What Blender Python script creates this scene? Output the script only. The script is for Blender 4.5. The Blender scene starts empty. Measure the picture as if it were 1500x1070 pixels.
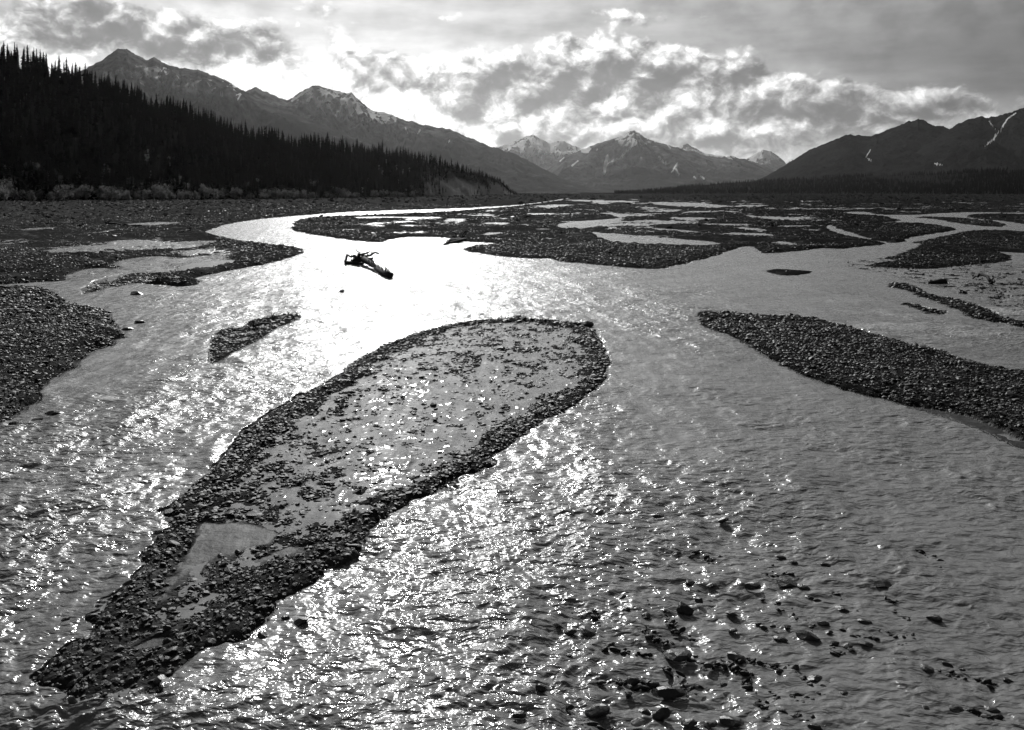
import bpy, math, random
import numpy as np

R = math.radians
F = 1177.0            # focal length in photo pixels (photo is 1500 wide)
HZ = 281.0            # horizon row
CH = 7.0              # camera height above the water
SUN_AZ, SUN_EL = R(-8.5), R(29.0)

scene = bpy.context.scene
COL = scene.collection

# ------------------------------------------------------------------ camera
cam_data = bpy.data.cameras.new("camera")
cam = bpy.data.objects.new("camera", cam_data)
COL.objects.link(cam)
cam.location = (0, 0, CH)
cam.rotation_euler = (R(90), 0, 0)
cam_data.sensor_width = 36
cam_data.lens = F / 1500 * 36
cam_data.shift_y = -(535 - HZ) / 1500
cam_data.clip_start = 0.5
cam_data.clip_end = 90000
scene.camera = cam

scene.render.engine = 'CYCLES'
scene.view_settings.view_transform = 'Standard'
scene.view_settings.look = 'None'
scene.view_settings.exposure = 0.3
scene.view_settings.gamma = 1.0
cy = scene.cycles
cy.use_adaptive_sampling = True
cy.adaptive_threshold = 0.025
cy.adaptive_min_samples = 32
cy.max_bounces = 3
cy.diffuse_bounces = 1
cy.glossy_bounces = 2
cy.transmission_bounces = 1
cy.volume_bounces = 0
cy.sample_clamp_indirect = 4.0
cy.use_denoising = True
cy.denoiser = 'OPENIMAGEDENOISE'
cy.caustics_reflective = False
cy.caustics_refractive = False

# ------------------------------------------------------------------ node helper
class NB:
    def __init__(s, tree):
        s.t = tree
    def node(s, kind, **kw):
        n = s.t.nodes.new(kind)
        for k, v in kw.items():
            setattr(n, k, v)
        return n
    def _in(s, sock, v):
        if v is None:
            return
        if isinstance(v, (int, float)):
            try:
                sock.default_value = v
            except TypeError:
                sock.default_value = (v, v, v) if len(sock.default_value) == 3 else (v, v, v, 1)
        elif isinstance(v, (tuple, list)):
            sock.default_value = v
        else:
            s.t.links.new(v, sock)
    def m(s, op, a, b=None, c=None, clamp=False):
        n = s.node('ShaderNodeMath', operation=op, use_clamp=clamp)
        s._in(n.inputs[0], a); s._in(n.inputs[1], b); s._in(n.inputs[2], c)
        return n.outputs[0]
    def v(s, op, a, b=None, scale=None):
        n = s.node('ShaderNodeVectorMath', operation=op)
        s._in(n.inputs[0], a); s._in(n.inputs[1], b)
        if scale is not None:
            s._in(n.inputs['Scale'], scale)
        return n.outputs['Value'] if op in ('DOT_PRODUCT', 'LENGTH') else n.outputs['Vector']
    def noise(s, vec, scale=1.0, detail=4.0, rough=0.5, dist=0.0, lac=2.0, out='Fac', dim='3D'):
        n = s.node('ShaderNodeTexNoise', noise_dimensions=dim)
        s._in(n.inputs['Vector'], vec)
        n.inputs['Scale'].default_value = scale
        n.inputs['Detail'].default_value = detail
        n.inputs['Roughness'].default_value = rough
        n.inputs['Lacunarity'].default_value = lac
        n.inputs['Distortion'].default_value = dist
        return n.outputs[out]
    def ss(s, x, lo, hi, a=0.0, b=1.0):
        n = s.node('ShaderNodeMapRange', interpolation_type='SMOOTHSTEP')
        s._in(n.inputs['Value'], x)
        n.inputs['From Min'].default_value = lo; n.inputs['From Max'].default_value = hi
        n.inputs['To Min'].default_value = a; n.inputs['To Max'].default_value = b
        return n.outputs['Result']
    def mix(s, f, a, b):
        n = s.node('ShaderNodeMix', data_type='FLOAT')
        s._in(n.inputs[0], f); s._in(n.inputs[2], a); s._in(n.inputs[3], b)
        return n.outputs[0]
    def attr(s, name):
        n = s.node('ShaderNodeAttribute', attribute_name=name)
        return n.outputs['Fac']
    def grey(s, val):
        n = s.node('ShaderNodeCombineColor')
        for i in range(3):
            s._in(n.inputs[i], val)
        return n.outputs[0]

def pix_dir(x, y):
    az = math.atan((x - 750) / F)
    el = math.atan((HZ - y) / F * math.cos(az))
    return az, el

# ------------------------------------------------------------------ sky
world = bpy.data.worlds.new("World")
scene.world = world
world.use_nodes = True
wt = world.node_tree
wt.nodes.clear()
W = NB(wt)
tc = W.node('ShaderNodeTexCoord')
sky = W.node('ShaderNodeTexSky', sky_type='NISHITA')
sky.sun_disc = False
sky.sun_elevation = SUN_EL
sky.sun_rotation = SUN_AZ
sky.altitude = 700
sky.air_density = 1.0
sky.dust_density = 1.5
bw = W.node('ShaderNodeRGBToBW')
wt.links.new(sky.outputs[0], bw.inputs[0])
sep = W.node('ShaderNodeSeparateXYZ')
wt.links.new(tc.outputs['Generated'], sep.inputs[0])
dx, dy, dz = sep.outputs
az = W.m('ARCTAN2', dx, dy)
el = W.m('ARCSINE', dz)
cmb = W.node('ShaderNodeCombineXYZ')
wt.links.new(az, cmb.inputs[0]); wt.links.new(el, cmb.inputs[1])
P = W.v('MULTIPLY', cmb.outputs[0], (10.0, 10.0, 0.0))       # 1 unit = 0.1 rad
# stretched slightly sideways so billows are wider than tall
Pn = W.v('MULTIPLY', P, (0.8, 1.05, 1.0))
w1 = W.noise(Pn, 1.1, 3, 0.55, out='Color')
w2 = W.noise(Pn, 4.5, 4, 0.6, out='Color')
w1 = W.v('MULTIPLY', W.v('SUBTRACT', w1, (0.5, 0.5, 0.5)), (0.55, 0.38, 0))
w2 = W.v('MULTIPLY', W.v('SUBTRACT', w2, (0.5, 0.5, 0.5)), (0.24, 0.22, 0))
Pw = W.v('ADD', W.v('ADD', P, w1), w2)

def blobs(vec, lst):
    tot = None
    for (x, y, rx, ry, wgt) in lst:
        a, e = pix_dir(x, y)
        sx, sy = rx / F * 10, ry / F * 10
        d = W.v('MULTIPLY', W.v('SUBTRACT', vec, (a * 10, e * 10, 0)), (1 / sx, 1 / sy, 0))
        q = W.v('DOT_PRODUCT', d, d)
        g = W.m('MULTIPLY', W.m('EXPONENT', W.m('MULTIPLY', q, -1.0)), wgt)
        tot = g if tot is None else W.m('ADD', tot, g)
    return tot

#CLOUDS
cover = [(620, 110, 75, 32, .95), (710, 118, 70, 34, .9), (560, 135, 90, 40, .7), (640, 165, 120, 42, .85),
         (835, 85, 58, 34, 1.15), (905, 95, 75, 36, 1.1), (985, 100, 60, 42, 1.15), (760, 150, 90, 40, .9),
         (1050, 130, 60, 40, 1.0), (1110, 145, 65, 38, 1.0), (900, 175, 150, 40, 1.0), (1170, 165, 70, 38, .95),
         (1260, 165, 80, 34, .9), (1370, 150, 62, 26, .95), (1080, 205, 140, 36, .7), (950, 215, 120, 18, .6), (1010, 150, 90, 40, .6), (900, 130, 120, 50, .5), (1200, 150, 90, 30, .35), (1460, 172, 60, 20, .6),
         (650, 25, 48, 12, .95), (925, 20, 62, 13, .9), (1010, 22, 50, 9, .45), (868, 16, 20, 6, .5),
         (190, 48, 170, 34, 1.0), (350, 55, 110, 22, .8), (60, 110, 120, 60, .7), (480, 15, 70, 20, .75),
         (430, 110, 170, 42, .8), (120, 10, 180, 20, .6), (700, 215, 160, 26, .6), (-150, 60, 160, 70, .8),
         (1650, 140, 120, 40, .8), (330, 95, 160, 30, .5)]
dark = [(870, 108, 85, 17, .75), (800, 110, 30, 12, .3), (720, 138, 75, 17, .62), (640, 128, 40, 12, .25), (790, 150, 55, 12, .4),
        (950, 150, 60, 12, .38), (960, 100, 25, 14, .4), (1055, 115, 30, 16, .40), (1130, 140, 40, 16, .3), (1000, 165, 60, 12, .35),
        (700, 165, 110, 20, .25), (790, 190, 70, 14, .35), (960, 180, 60, 12, .4), (1060, 205, 90, 12, .42),
        (1280, 172, 75, 20, .5), (1395, 152, 34, 14, .5), (1230, 190, 90, 20, .3), (1340, 175, 90, 16, .38),
        (190, 62, 130, 20, .62), (330, 62, 110, 20, .45), (110, 45, 60, 18, .3), (80, 15, 120, 16, .2), (240, 30, 150, 16, .2),
        (440, 55, 60, 16, .3), (450, 85, 60, 10, .12), (1480, 130, 200, 100, .12), (700, 205, 80, 14, .15)]
bright = [(480, 120, 130, 42, .42), (560, 170, 120, 40, .35), (830, 70, 45, 16, .2), (1000, 90, 30, 14, .18), (640, 90, 60, 14, .25),
          (620, 195, 60, 24, .3), (700, 180, 60, 14, .12), (900, 175, 90, 10, .2), (1110, 200, 50, 12, .2), (330, 105, 60, 16, .25), (100, 90, 80, 20, .15)]
def billow(vec, scale):
    n = W.node('ShaderNodeTexVoronoi', voronoi_dimensions='2D', feature='SMOOTH_F1')
    W._in(n.inputs['Vector'], vec)
    n.inputs['Scale'].default_value = scale
    n.inputs['Detail'].default_value = 4.0
    n.inputs['Roughness'].default_value = 0.52
    n.inputs['Lacunarity'].default_value = 2.1
    n.inputs['Smoothness'].default_value = 0.35
    return W.m('SUBTRACT', 1.0, n.outputs['Distance'])
wv = W.v('MULTIPLY', W.v('SUBTRACT', W.noise(Pn, 3.0, 4, 0.55, out='Color'), (0.5, 0.5, 0.5)), (0.22, 0.22, 0))
Pb = W.v('ADD', Pn, wv)
Ps = W.v('ADD', Pb, (-0.04, 0.12, 0.0))
fb = W.m('ADD', W.m('MULTIPLY', billow(Pb, 1.35), 0.62), W.m('MULTIPLY', billow(Pb, 3.1), 0.38))
fb2 = W.m('ADD', W.m('MULTIPLY', billow(Ps, 1.35), 0.62), W.m('MULTIPLY', billow(Ps, 3.1), 0.38))
fm = W.noise(Pn, 2.2, 6, 0.5)
cover = [(x, y, rx, ry * 1.08, w * (1.32 if 540 < x < 1300 and y > 50 else 1.0)) for (x, y, rx, ry, w) in cover]
cov = blobs(Pw, cover)
# broken cloud over the rest of the sky dome, outside the photographed part
gen = W.ss(W.noise(W.v('MULTIPLY', P, (0.25, 0.5, 1)), 1.0, 5, 0.55), 0.45, 0.62, 0.0, 0.9)
gmask = W.ss(W.m('ABSOLUTE', az), 0.75, 1.0)
gmask = W.m('MAXIMUM', gmask, W.ss(el, 0.30, 0.42))
cov = W.m('ADD', cov, W.m('MULTIPLY', gen, gmask))
dens = W.m('ADD', cov, W.m('ADD', W.m('MULTIPLY', W.m('SUBTRACT', fb, 0.48), 1.3), W.m('MULTIPLY', W.m('SUBTRACT', fm, 0.5), 0.5)))
alpha = W.ss(dens, 0.22, 0.80)
emb = W.m('MULTIPLY', W.m('SUBTRACT', fb, fb2), 1.2)
emb2 = W.m('MULTIPLY', W.m('SUBTRACT', fb, 0.55), 0.35)
dk = blobs(Pw, dark)
br = blobs(Pw, bright)
tone = W.m('ADD', W.m('SUBTRACT', 0.74, W.m('MULTIPLY', dk, 0.36)), W.m('ADD', W.m('ADD', emb, emb2), W.m('MULTIPLY', br, 0.6)))
tone = W.m('ADD', tone, W.m('MULTIPLY', W.m('SUBTRACT', fm, 0.5), 0.10))
thick = W.ss(dens, 0.7, 1.8, 0.0, 0.06)
tone = W.m('SUBTRACT', tone, thick)
# clouds away from the sun are less bright
side = W.ss(az, -0.1, 0.62, 1.0, 0.50)
tone = W.m('SMOOTH_MAX', tone, 0.33, 0.35)
tone = W.m('ADD', tone, W.m('MULTIPLY', W.m('SUBTRACT', W.noise(Pn, 3.2, 6, 0.55), 0.5), 0.16))
ccol = W.m('MULTIPLY', W.m('POWER', tone, 1.9), side)
ccol = W.m('MULTIPLY', ccol, 1.45)
ccol = W.m('MINIMUM', ccol, 1.0)
# clear sky: nishita luminance with thin streaked veil
veil = W.noise(W.v('MULTIPLY', P, (0.5, 2.4, 1)), 0.9, 7, 0.58)
veil = W.ss(veil, 0.3, 0.75, 0.75, 1.45)
clear = W.m('MULTIPLY', W.m('MULTIPLY', bw.outputs[0], 0.034), veil)
cside = W.ss(az, -0.5, 0.6, 1.10, 0.48)
clear = W.m('MULTIPLY', clear, cside)
softc = blobs(Pw, [(470, 125, 210, 55, .42), (620, 190, 170, 50, .40), (880, 190, 190, 40, .42), (1090, 200, 110, 34, .45), (280, 110, 120, 40, .2), (60, 60, 200, 60, .22), (180, 5, 300, 25, .25), (1250, 170, 150, 40, .10), (1450, 175, 90, 20, .10), (870, 115, 170, 50, .26), (690, 135, 130, 45, .26), (1060, 150, 110, 45, .26), (1230, 165, 110, 28, .14), (1200, -330, 520, 230, .60), (300, -500, 700, 250, .3)])  # large blob high on the right, out of view, added to brighten the water
clear = W.m('ADD', clear, W.m('MULTIPLY', softc, W.ss(fm, 0.30, 0.66, 0.45, 1.25)))
clear = W.m('MINIMUM', clear, 0.93)
rad = W.mix(alpha, clear, ccol)
bg = W.node('ShaderNodeBackground')
wt.links.new(W.grey(W.m('MULTIPLY', rad, 10.0)), bg.inputs['Color'])
bg.inputs['Strength'].default_value = 0.1
wo = W.node('ShaderNodeOutputWorld')
wt.links.new(bg.outputs[0], wo.inputs[0])
world.cycles.sampling_method = 'MANUAL'
world.cycles.sample_map_resolution = 512

# ------------------------------------------------------------------ sun
sd_ = bpy.data.lights.new("sun", 'SUN')
sd_.energy = 3.6
sd_.angle = R(0.5)
sd_.color = (1.0, 1.0, 0.99)
sun = bpy.data.objects.new("sun", sd_)
COL.objects.link(sun)
sun.rotation_euler = (R(90) - SUN_EL, 0, -SUN_AZ + R(180))
sun.location = (-50, 200, 150)

# ------------------------------------------------------------------ numpy noise
def _hash(ix, iy, seed):
    h = (ix.astype(np.int64) * 374761393 + iy.astype(np.int64) * 668265263 + seed * 1442695041) & 0xFFFFFFFF
    h = ((h ^ (h >> 13)) * 1274126177) & 0xFFFFFFFF
    h = h ^ (h >> 16)
    return h
def gnoise(x, y, seed=0):
    x0 = np.floor(x); y0 = np.floor(y)
    fx = x - x0; fy = y - y0
    u = fx * fx * fx * (fx * (fx * 6 - 15) + 10)
    v = fy * fy * fy * (fy * (fy * 6 - 15) + 10)
    def g(i, j):
        a = _hash(x0 + i, y0 + j, seed) * (2 * np.pi / 4294967296.0)
        return np.cos(a) * (fx - i) + np.sin(a) * (fy - j)
    n = (g(0, 0) * (1 - u) + g(1, 0) * u) * (1 - v) + (g(0, 1) * (1 - u) + g(1, 1) * u) * v
    return n * 1.5
def fbm(x, y, seed=0, octv=4, gain=0.5):
    t = 0; a = 1.0
    for o in range(octv):
        t = t + a * gnoise(x * 2 ** o, y * 2 ** o, seed + o * 17)
        a *= gain
    return t
def ridged(x, y, seed=0, octv=4, gain=0.5):
    t = 0; a = 1.0; s = 0
    for o in range(octv):
        t = t + a * (1 - np.abs(gnoise(x * 2 ** o, y * 2 ** o, seed + o * 17)) * 1.6)
        s += a; a *= gain
    return t / s
def sstep(x, a, b):
    t = np.clip((x - a) / (b - a), 0, 1)
    return t * t * (3 - 2 * t)

# ------------------------------------------------------------------ mesh helpers
def tag(o, label=None, cat=None, group=None, kind=None):
    if label: o['label'] = label
    if cat: o['category'] = cat
    if group: o['group'] = group
    if kind: o['kind'] = kind
    return o
def mesh_np(name, V, faces, smooth=True, attrs=None):
    """V (n,3); faces (m,3) or (m,4) int arrays, or list of such"""
    me = bpy.data.meshes.new(name)
    if not isinstance(faces, list): faces = [faces]
    faces = [np.asarray(f) for f in faces if len(f)]
    loops = np.concatenate([f.ravel() for f in faces]).astype(np.int32)
    tot = np.concatenate([np.full(len(f), f.shape[1]) for f in faces]).astype(np.int32)
    start = np.concatenate([[0], np.cumsum(tot)[:-1]]).astype(np.int32)
    me.vertices.add(len(V)); me.vertices.foreach_set('co', np.asarray(V, np.float32).ravel())
    me.loops.add(len(loops)); me.loops.foreach_set('vertex_index', loops)
    me.polygons.add(len(tot)); me.polygons.foreach_set('loop_start', start); me.polygons.foreach_set('loop_total', tot)
    me.polygons.foreach_set('use_smooth', np.full(len(tot), smooth, bool))
    for k, a in (attrs or {}).items():
        at = me.attributes.new(k, 'FLOAT', 'POINT')
        at.data.foreach_set('value', np.asarray(a, np.float32).ravel())
    me.update(calc_edges=True)
    return me
def link(name, me, mat=None, parent=None):
    o = bpy.data.objects.new(name, me)
    COL.objects.link(o)
    if mat and not me.materials: me.materials.append(mat)
    if parent: o.parent = parent
    return o
def grid_faces(nr, nc):
    i = np.arange(nr - 1)[:, None] * nc + np.arange(nc - 1)[None, :]
    i = i.ravel()
    return np.stack([i, i + 1, i + nc + 1, i + nc], 1)
def unproj(x, y, z=0.0):
    d = (CH - z) * F / (np.asarray(y, float) - HZ)
    return (np.asarray(x, float) - 750) / F * d, d
def topx(X, Y, Z=0.0):
    return 750 + X / Y * F, HZ + (CH - Z) / Y * F

# ------------------------------------------------------------------ materials
def new_mat(name):
    m = bpy.data.materials.new(name); m.use_nodes = True
    nt = m.node_tree; nt.nodes.clear()
    b = NB(nt)
    out = b.node('ShaderNodeOutputMaterial')
    pr = b.node('ShaderNodeBsdfPrincipled')
    nt.links.new(pr.outputs[0], out.inputs[0])
    return m, b, pr, out
def setin(b, pr, name, v):
    b._in(pr.inputs[name], v)
def bump(b, h, strength, dist, normal=None):
    n = b.node('ShaderNodeBump')
    n.inputs['Strength'].default_value = strength
    n.inputs['Distance'].default_value = dist
    b._in(n.inputs['Height'], h)
    if normal is not None: b._in(n.inputs['Normal'], normal)
    return n.outputs[0]

# water ------------------------------------------------
M_water, b, pr, out = new_mat("silty_water")
pos = b.node('ShaderNodeNewGeometry').outputs['Position']
chop = b.attr('chop'); rgh = b.attr('rough'); foam = b.attr('foam')
pw = b.v('MULTIPLY', pos, (0.62, 1.1, 0.0))
n1 = b.noise(pw, 5.5, 2.5, 0.55, 0.35)
n2 = b.noise(pw, 17.0, 3, 0.6, 0.4)
n3 = b.noise(pw, 1.3, 3, 0.5, 0.3)
hh = b.m('ADD', b.m('ADD', b.m('MULTIPLY', n1, 0.105), b.m('MULTIPLY', n2, 0.010)), b.m('MULTIPLY', n3, 0.16))
hh = b.m('MULTIPLY', hh, chop)
setin(b, pr, 'Normal', bump(b, hh, 1.0, 1.0))
alb = b.m('ADD', 0.085, b.m('MULTIPLY', b.noise(pw, 0.35, 4, 0.5), 0.09))
fm_ = b.m('MULTIPLY', foam, b.ss(b.noise(pw, 9.0, 5, 0.65), 0.45, 0.65))
alb = b.mix(fm_, alb, 0.75)
setin(b, pr, 'Base Color', b.grey(alb))
fl = b.noise(b.v('MULTIPLY', pos, (2.6, 0.8, 0.0)), 1.0, 5, 0.7)
setin(b, pr, 'Roughness', b.m('MULTIPLY', rgh, b.ss(fl, 0.40, 0.58, 0.50, 1.1)))
pr.inputs['IOR'].default_value = 1.333
# ripples too fine to model: a second, broad lobe of the same water
pr2_ = b.node('ShaderNodeBsdfPrincipled')
setin(b, pr2_, 'Base Color', b.grey(alb)); pr2_.inputs['IOR'].default_value = 1.333
pr2_.inputs['Roughness'].default_value = 0.62
setin(b, pr2_, 'Normal', pr.inputs['Normal'].links[0].from_socket)
mx_ = b.node('ShaderNodeMixShader')
fx = b.ss(b.noise(b.v('MULTIPLY', pos, (2.2, 0.75, 0.0)), 1.0, 5, 0.7), 0.42, 0.60, 0.03, 0.62)
fx = b.m('MULTIPLY', fx, b.ss(chop, 0.08, 0.35, 0.5, 1.0))
b._in(mx_.inputs[0], fx)
M_water.node_tree.links.new(pr.outputs[0], mx_.inputs[1]); M_water.node_tree.links.new(pr2_.outputs[0], mx_.inputs[2])
M_water.node_tree.links.new(mx_.outputs[0], out.inputs[0])

# gravel ground ----------------------------------------
M_ground, b, pr, out = new_mat("gravel_ground")
pos = b.node('ShaderNodeNewGeometry').outputs['Position']
silt = b.attr('silt'); veg = b.attr('veg')
vo = b.node('ShaderNodeTexVoronoi'); b._in(vo.inputs['Vector'], pos); vo.inputs['Scale'].default_value = 9.0
vo2 = b.node('ShaderNodeTexVoronoi'); b._in(vo2.inputs['Vector'], pos); vo2.inputs['Scale'].default_value = 2.2
col = b.m('ADD', 0.010, b.m('MULTIPLY', b.noise(pos, 6.0, 5, 0.7), 0.04))
col = b.m('ADD', col, b.m('MULTIPLY', b.ss(b.noise(pos, 0.25, 6, 0.7), 0.48, 0.72), 0.07))
col = b.mix(veg, col, b.m('ADD', 0.018, b.m('MULTIPLY', b.ss(b.noise(pos, 0.4, 9, 0.8), 0.38, 0.68), 0.085)))
siltc = b.m('ADD', 0.015, b.m('MULTIPLY', b.ss(b.noise(b.v('MULTIPLY', pos, (1.2, 0.8, 1.0)), 1.3, 7, 0.62, 1.2), 0.50, 0.68), 0.09))
siltc = b.m('ADD', siltc, b.m('MULTIPLY', b.noise(pos, 14.0, 4, 0.6), 0.03))
col = b.mix(silt, col, siltc)
right_shade = b.attr('right_shade')
col = b.m('MULTIPLY', col, b.m('SUBTRACT', 1.0, b.m('MULTIPLY', right_shade, 0.6)))  # light falling off towards the right, painted into the ground colour
setin(b, pr, 'Base Color', b.grey(col))
setin(b, pr, 'Roughness', b.mix(silt, 0.9, 0.6))
setin(b, pr, 'Specular IOR Level', b.m('MULTIPLY', silt, 0.08))
hg = b.m('ADD', b.m('MULTIPLY', b.m('SUBTRACT', 1.0, vo.outputs['Distance']), 0.05), b.m('MULTIPLY', b.m('SUBTRACT', 1.0, vo2.outputs['Distance']), 0.10))
hg = b.m('ADD', hg, b.m('MULTIPLY', b.noise(pos, 3.0, 6, 0.7), 0.12))
hg = b.mix(silt, hg, b.m('MULTIPLY', b.noise(pos, 3.0, 6, 0.6), 0.05))
setin(b, pr, 'Normal', bump(b, hg, 0.9, 1.0))

# stone ------------------------------------------------
def stone_mat(name, lo, hi, rough):
    m, b, pr, out = new_mat(name)
    pos = b.node('ShaderNodeNewGeometry').outputs['Position']
    tone = b.attr('tone')
    c = b.m('ADD', lo, b.m('MULTIPLY', tone, hi - lo))
    c = b.m('MULTIPLY', c, b.m('ADD', 0.6, b.m('MULTIPLY', b.noise(pos, 30.0, 4, 0.6), 0.8)))
    setin(b, pr, 'Base Color', b.grey(c))
    pr.inputs['Roughness'].default_value = rough
    pr.inputs['Specular IOR Level'].default_value = 0.25
    setin(b, pr, 'Normal', bump(b, b.noise(pos, 40.0, 4, 0.6), 0.4, 0.02))
    return m
M_stone = stone_mat("dark_slate_cobble", 0.007, 0.027, 0.55)
M_boulder = stone_mat("wet_boulder", 0.015, 0.05, 0.35)
M_paleb = stone_mat("pale_boulder", 0.22, 0.30, 0.5)

# rock / mountain --------------------------------------
def mountain_mat(name, lo, hi, scale, vegc=0.06):
    m, b, pr, out = new_mat(name)
    pos = b.node('ShaderNodeNewGeometry').outputs['Position']
    snow = b.attr('snow'); low = b.attr('low')
    n = b.noise(pos, scale, 9, 0.65)
    c = b.m('ADD', lo, b.m('MULTIPLY', b.ss(n, 0.35, 0.7), hi - lo))
    veg = b.m('MULTIPLY', low, b.ss(b.noise(pos, scale * 0.7, 6, 0.6), 0.3, 0.55, 0.5, 1.0))
    c = b.mix(veg, c, b.m('ADD', vegc, b.m('MULTIPLY', n, 0.03)))
    sn = b.ss(b.m('ADD', snow, b.m('MULTIPLY', b.m('SUBTRACT', b.noise(pos, scale * 4, 6, 0.7), 0.5), 0.9)), 0.42, 0.55)
    c = b.mix(sn, c, 0.82)
    setin(b, pr, 'Base Color', b.grey(c))
    pr.inputs['Roughness'].default_value = 0.95
    pr.inputs['Specular IOR Level'].default_value = 0.0
    setin(b, pr, 'Normal', bump(b, b.noise(pos, scale * 1.6, 10, 0.68), 1.0, 0.7 / scale))
    return m

# foliage ----------------------------------------------
def leaf_mat(name, lo, hi, trans=0.0, scale=0.8):
    m, b, pr, out = new_mat(name)
    pos = b.node('ShaderNodeNewGeometry').outputs['Position']
    c = b.m('ADD', lo, b.m('MULTIPLY', b.noise(pos, scale, 4, 0.6), hi - lo))
    setin(b, pr, 'Base Color', b.grey(c))
    pr.inputs['Roughness'].default_value = 0.9
    pr.inputs['Specular IOR Level'].default_value = 0.0
    if trans > 0:
        tr = b.node('ShaderNodeBsdfTranslucent')
        b._in(tr.inputs['Color'], b.grey(b.m('MULTIPLY', c, 1.0)))
        mx = b.node('ShaderNodeMixShader'); mx.inputs[0].default_value = trans
        m.node_tree.links.new(pr.outputs[0], mx.inputs[1]); m.node_tree.links.new(tr.outputs[0], mx.inputs[2])
        m.node_tree.links.new(mx.outputs[0], out.inputs[0])
    return m
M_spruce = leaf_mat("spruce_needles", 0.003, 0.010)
M_willow = leaf_mat("willow_leaves", -0.08, 0.32, 0.5, 0.3)
M_birch = leaf_mat("poplar_leaves", 0.08, 0.30, 0.5)
def wood_mat(name, lo, hi):
    m, b, pr, out = new_mat(name)
    pos = b.node('ShaderNodeNewGeometry').outputs['Position']
    c = b.m('ADD', lo, b.m('MULTIPLY', b.noise(b.v('MULTIPLY', pos, (9, 2, 9)), 1.0, 5, 0.6), hi - lo))
    setin(b, pr, 'Base Color', b.grey(c)); pr.inputs['Roughness'].default_value = 0.8; pr.inputs['Specular IOR Level'].default_value = 0.1
    setin(b, pr, 'Normal', bump(b, b.noise(b.v('MULTIPLY', pos, (9, 2, 9)), 2.0, 4, 0.6), 0.6, 0.05))
    return m
M_bark = wood_mat("bark", 0.02, 0.05)
M_drift = wood_mat("weathered_driftwood", 0.008, 0.045)

# ------------------------------------------------------------------ river map (outlines of bars and channels, laid on the ground)
def chaikin(p, n=2):
    p = np.array(p, float)
    for _ in range(n):
        q = np.roll(p, -1, 0)
        p = np.stack([p * .75 + q * .25, p * .25 + q * .75], 1).reshape(-1, 2)
    return p
def wpoly(p, n=1):
    p = chaikin(p, n)
    X, Y = unproj(p[:, 0], p[:, 1])
    return np.stack([X, Y], 1)
def sdf(poly, X, Y, margin=8.0):
    """signed distance, positive inside; only evaluated near the outline's box"""
    out = np.full(X.shape, -float(margin))
    x0, y0 = poly.min(0) - margin; x1, y1 = poly.max(0) + margin
    idx = np.nonzero((X > x0) & (X < x1) & (Y > y0) & (Y < y1))[0]
    for c in range(0, len(idx), 200000):
        ii = idx[c:c + 200000]
        x = X[ii]; y = Y[ii]
        best = np.full(x.shape, 1e18); ins = np.zeros(x.shape, bool)
        for k in range(len(poly)):
            ax, ay = poly[k - 1]; bx, by = poly[k]
            ex, ey = bx - ax, by - ay
            L = ex * ex + ey * ey + 1e-12
            t = np.clip(((x - ax) * ex + (y - ay) * ey) / L, 0, 1)
            dd = (x - ax - t * ex) ** 2 + (y - ay - t * ey) ** 2
            best = np.minimum(best, dd)
            if ay != by:
                cr = ((ay > y) != (by > y)) & (x < (bx - ax) * (y - ay) / (by - ay) + ax)
                ins ^= cr
        s = np.sqrt(best)
        out[ii] = np.where(ins, s, -s)
    return out

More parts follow.
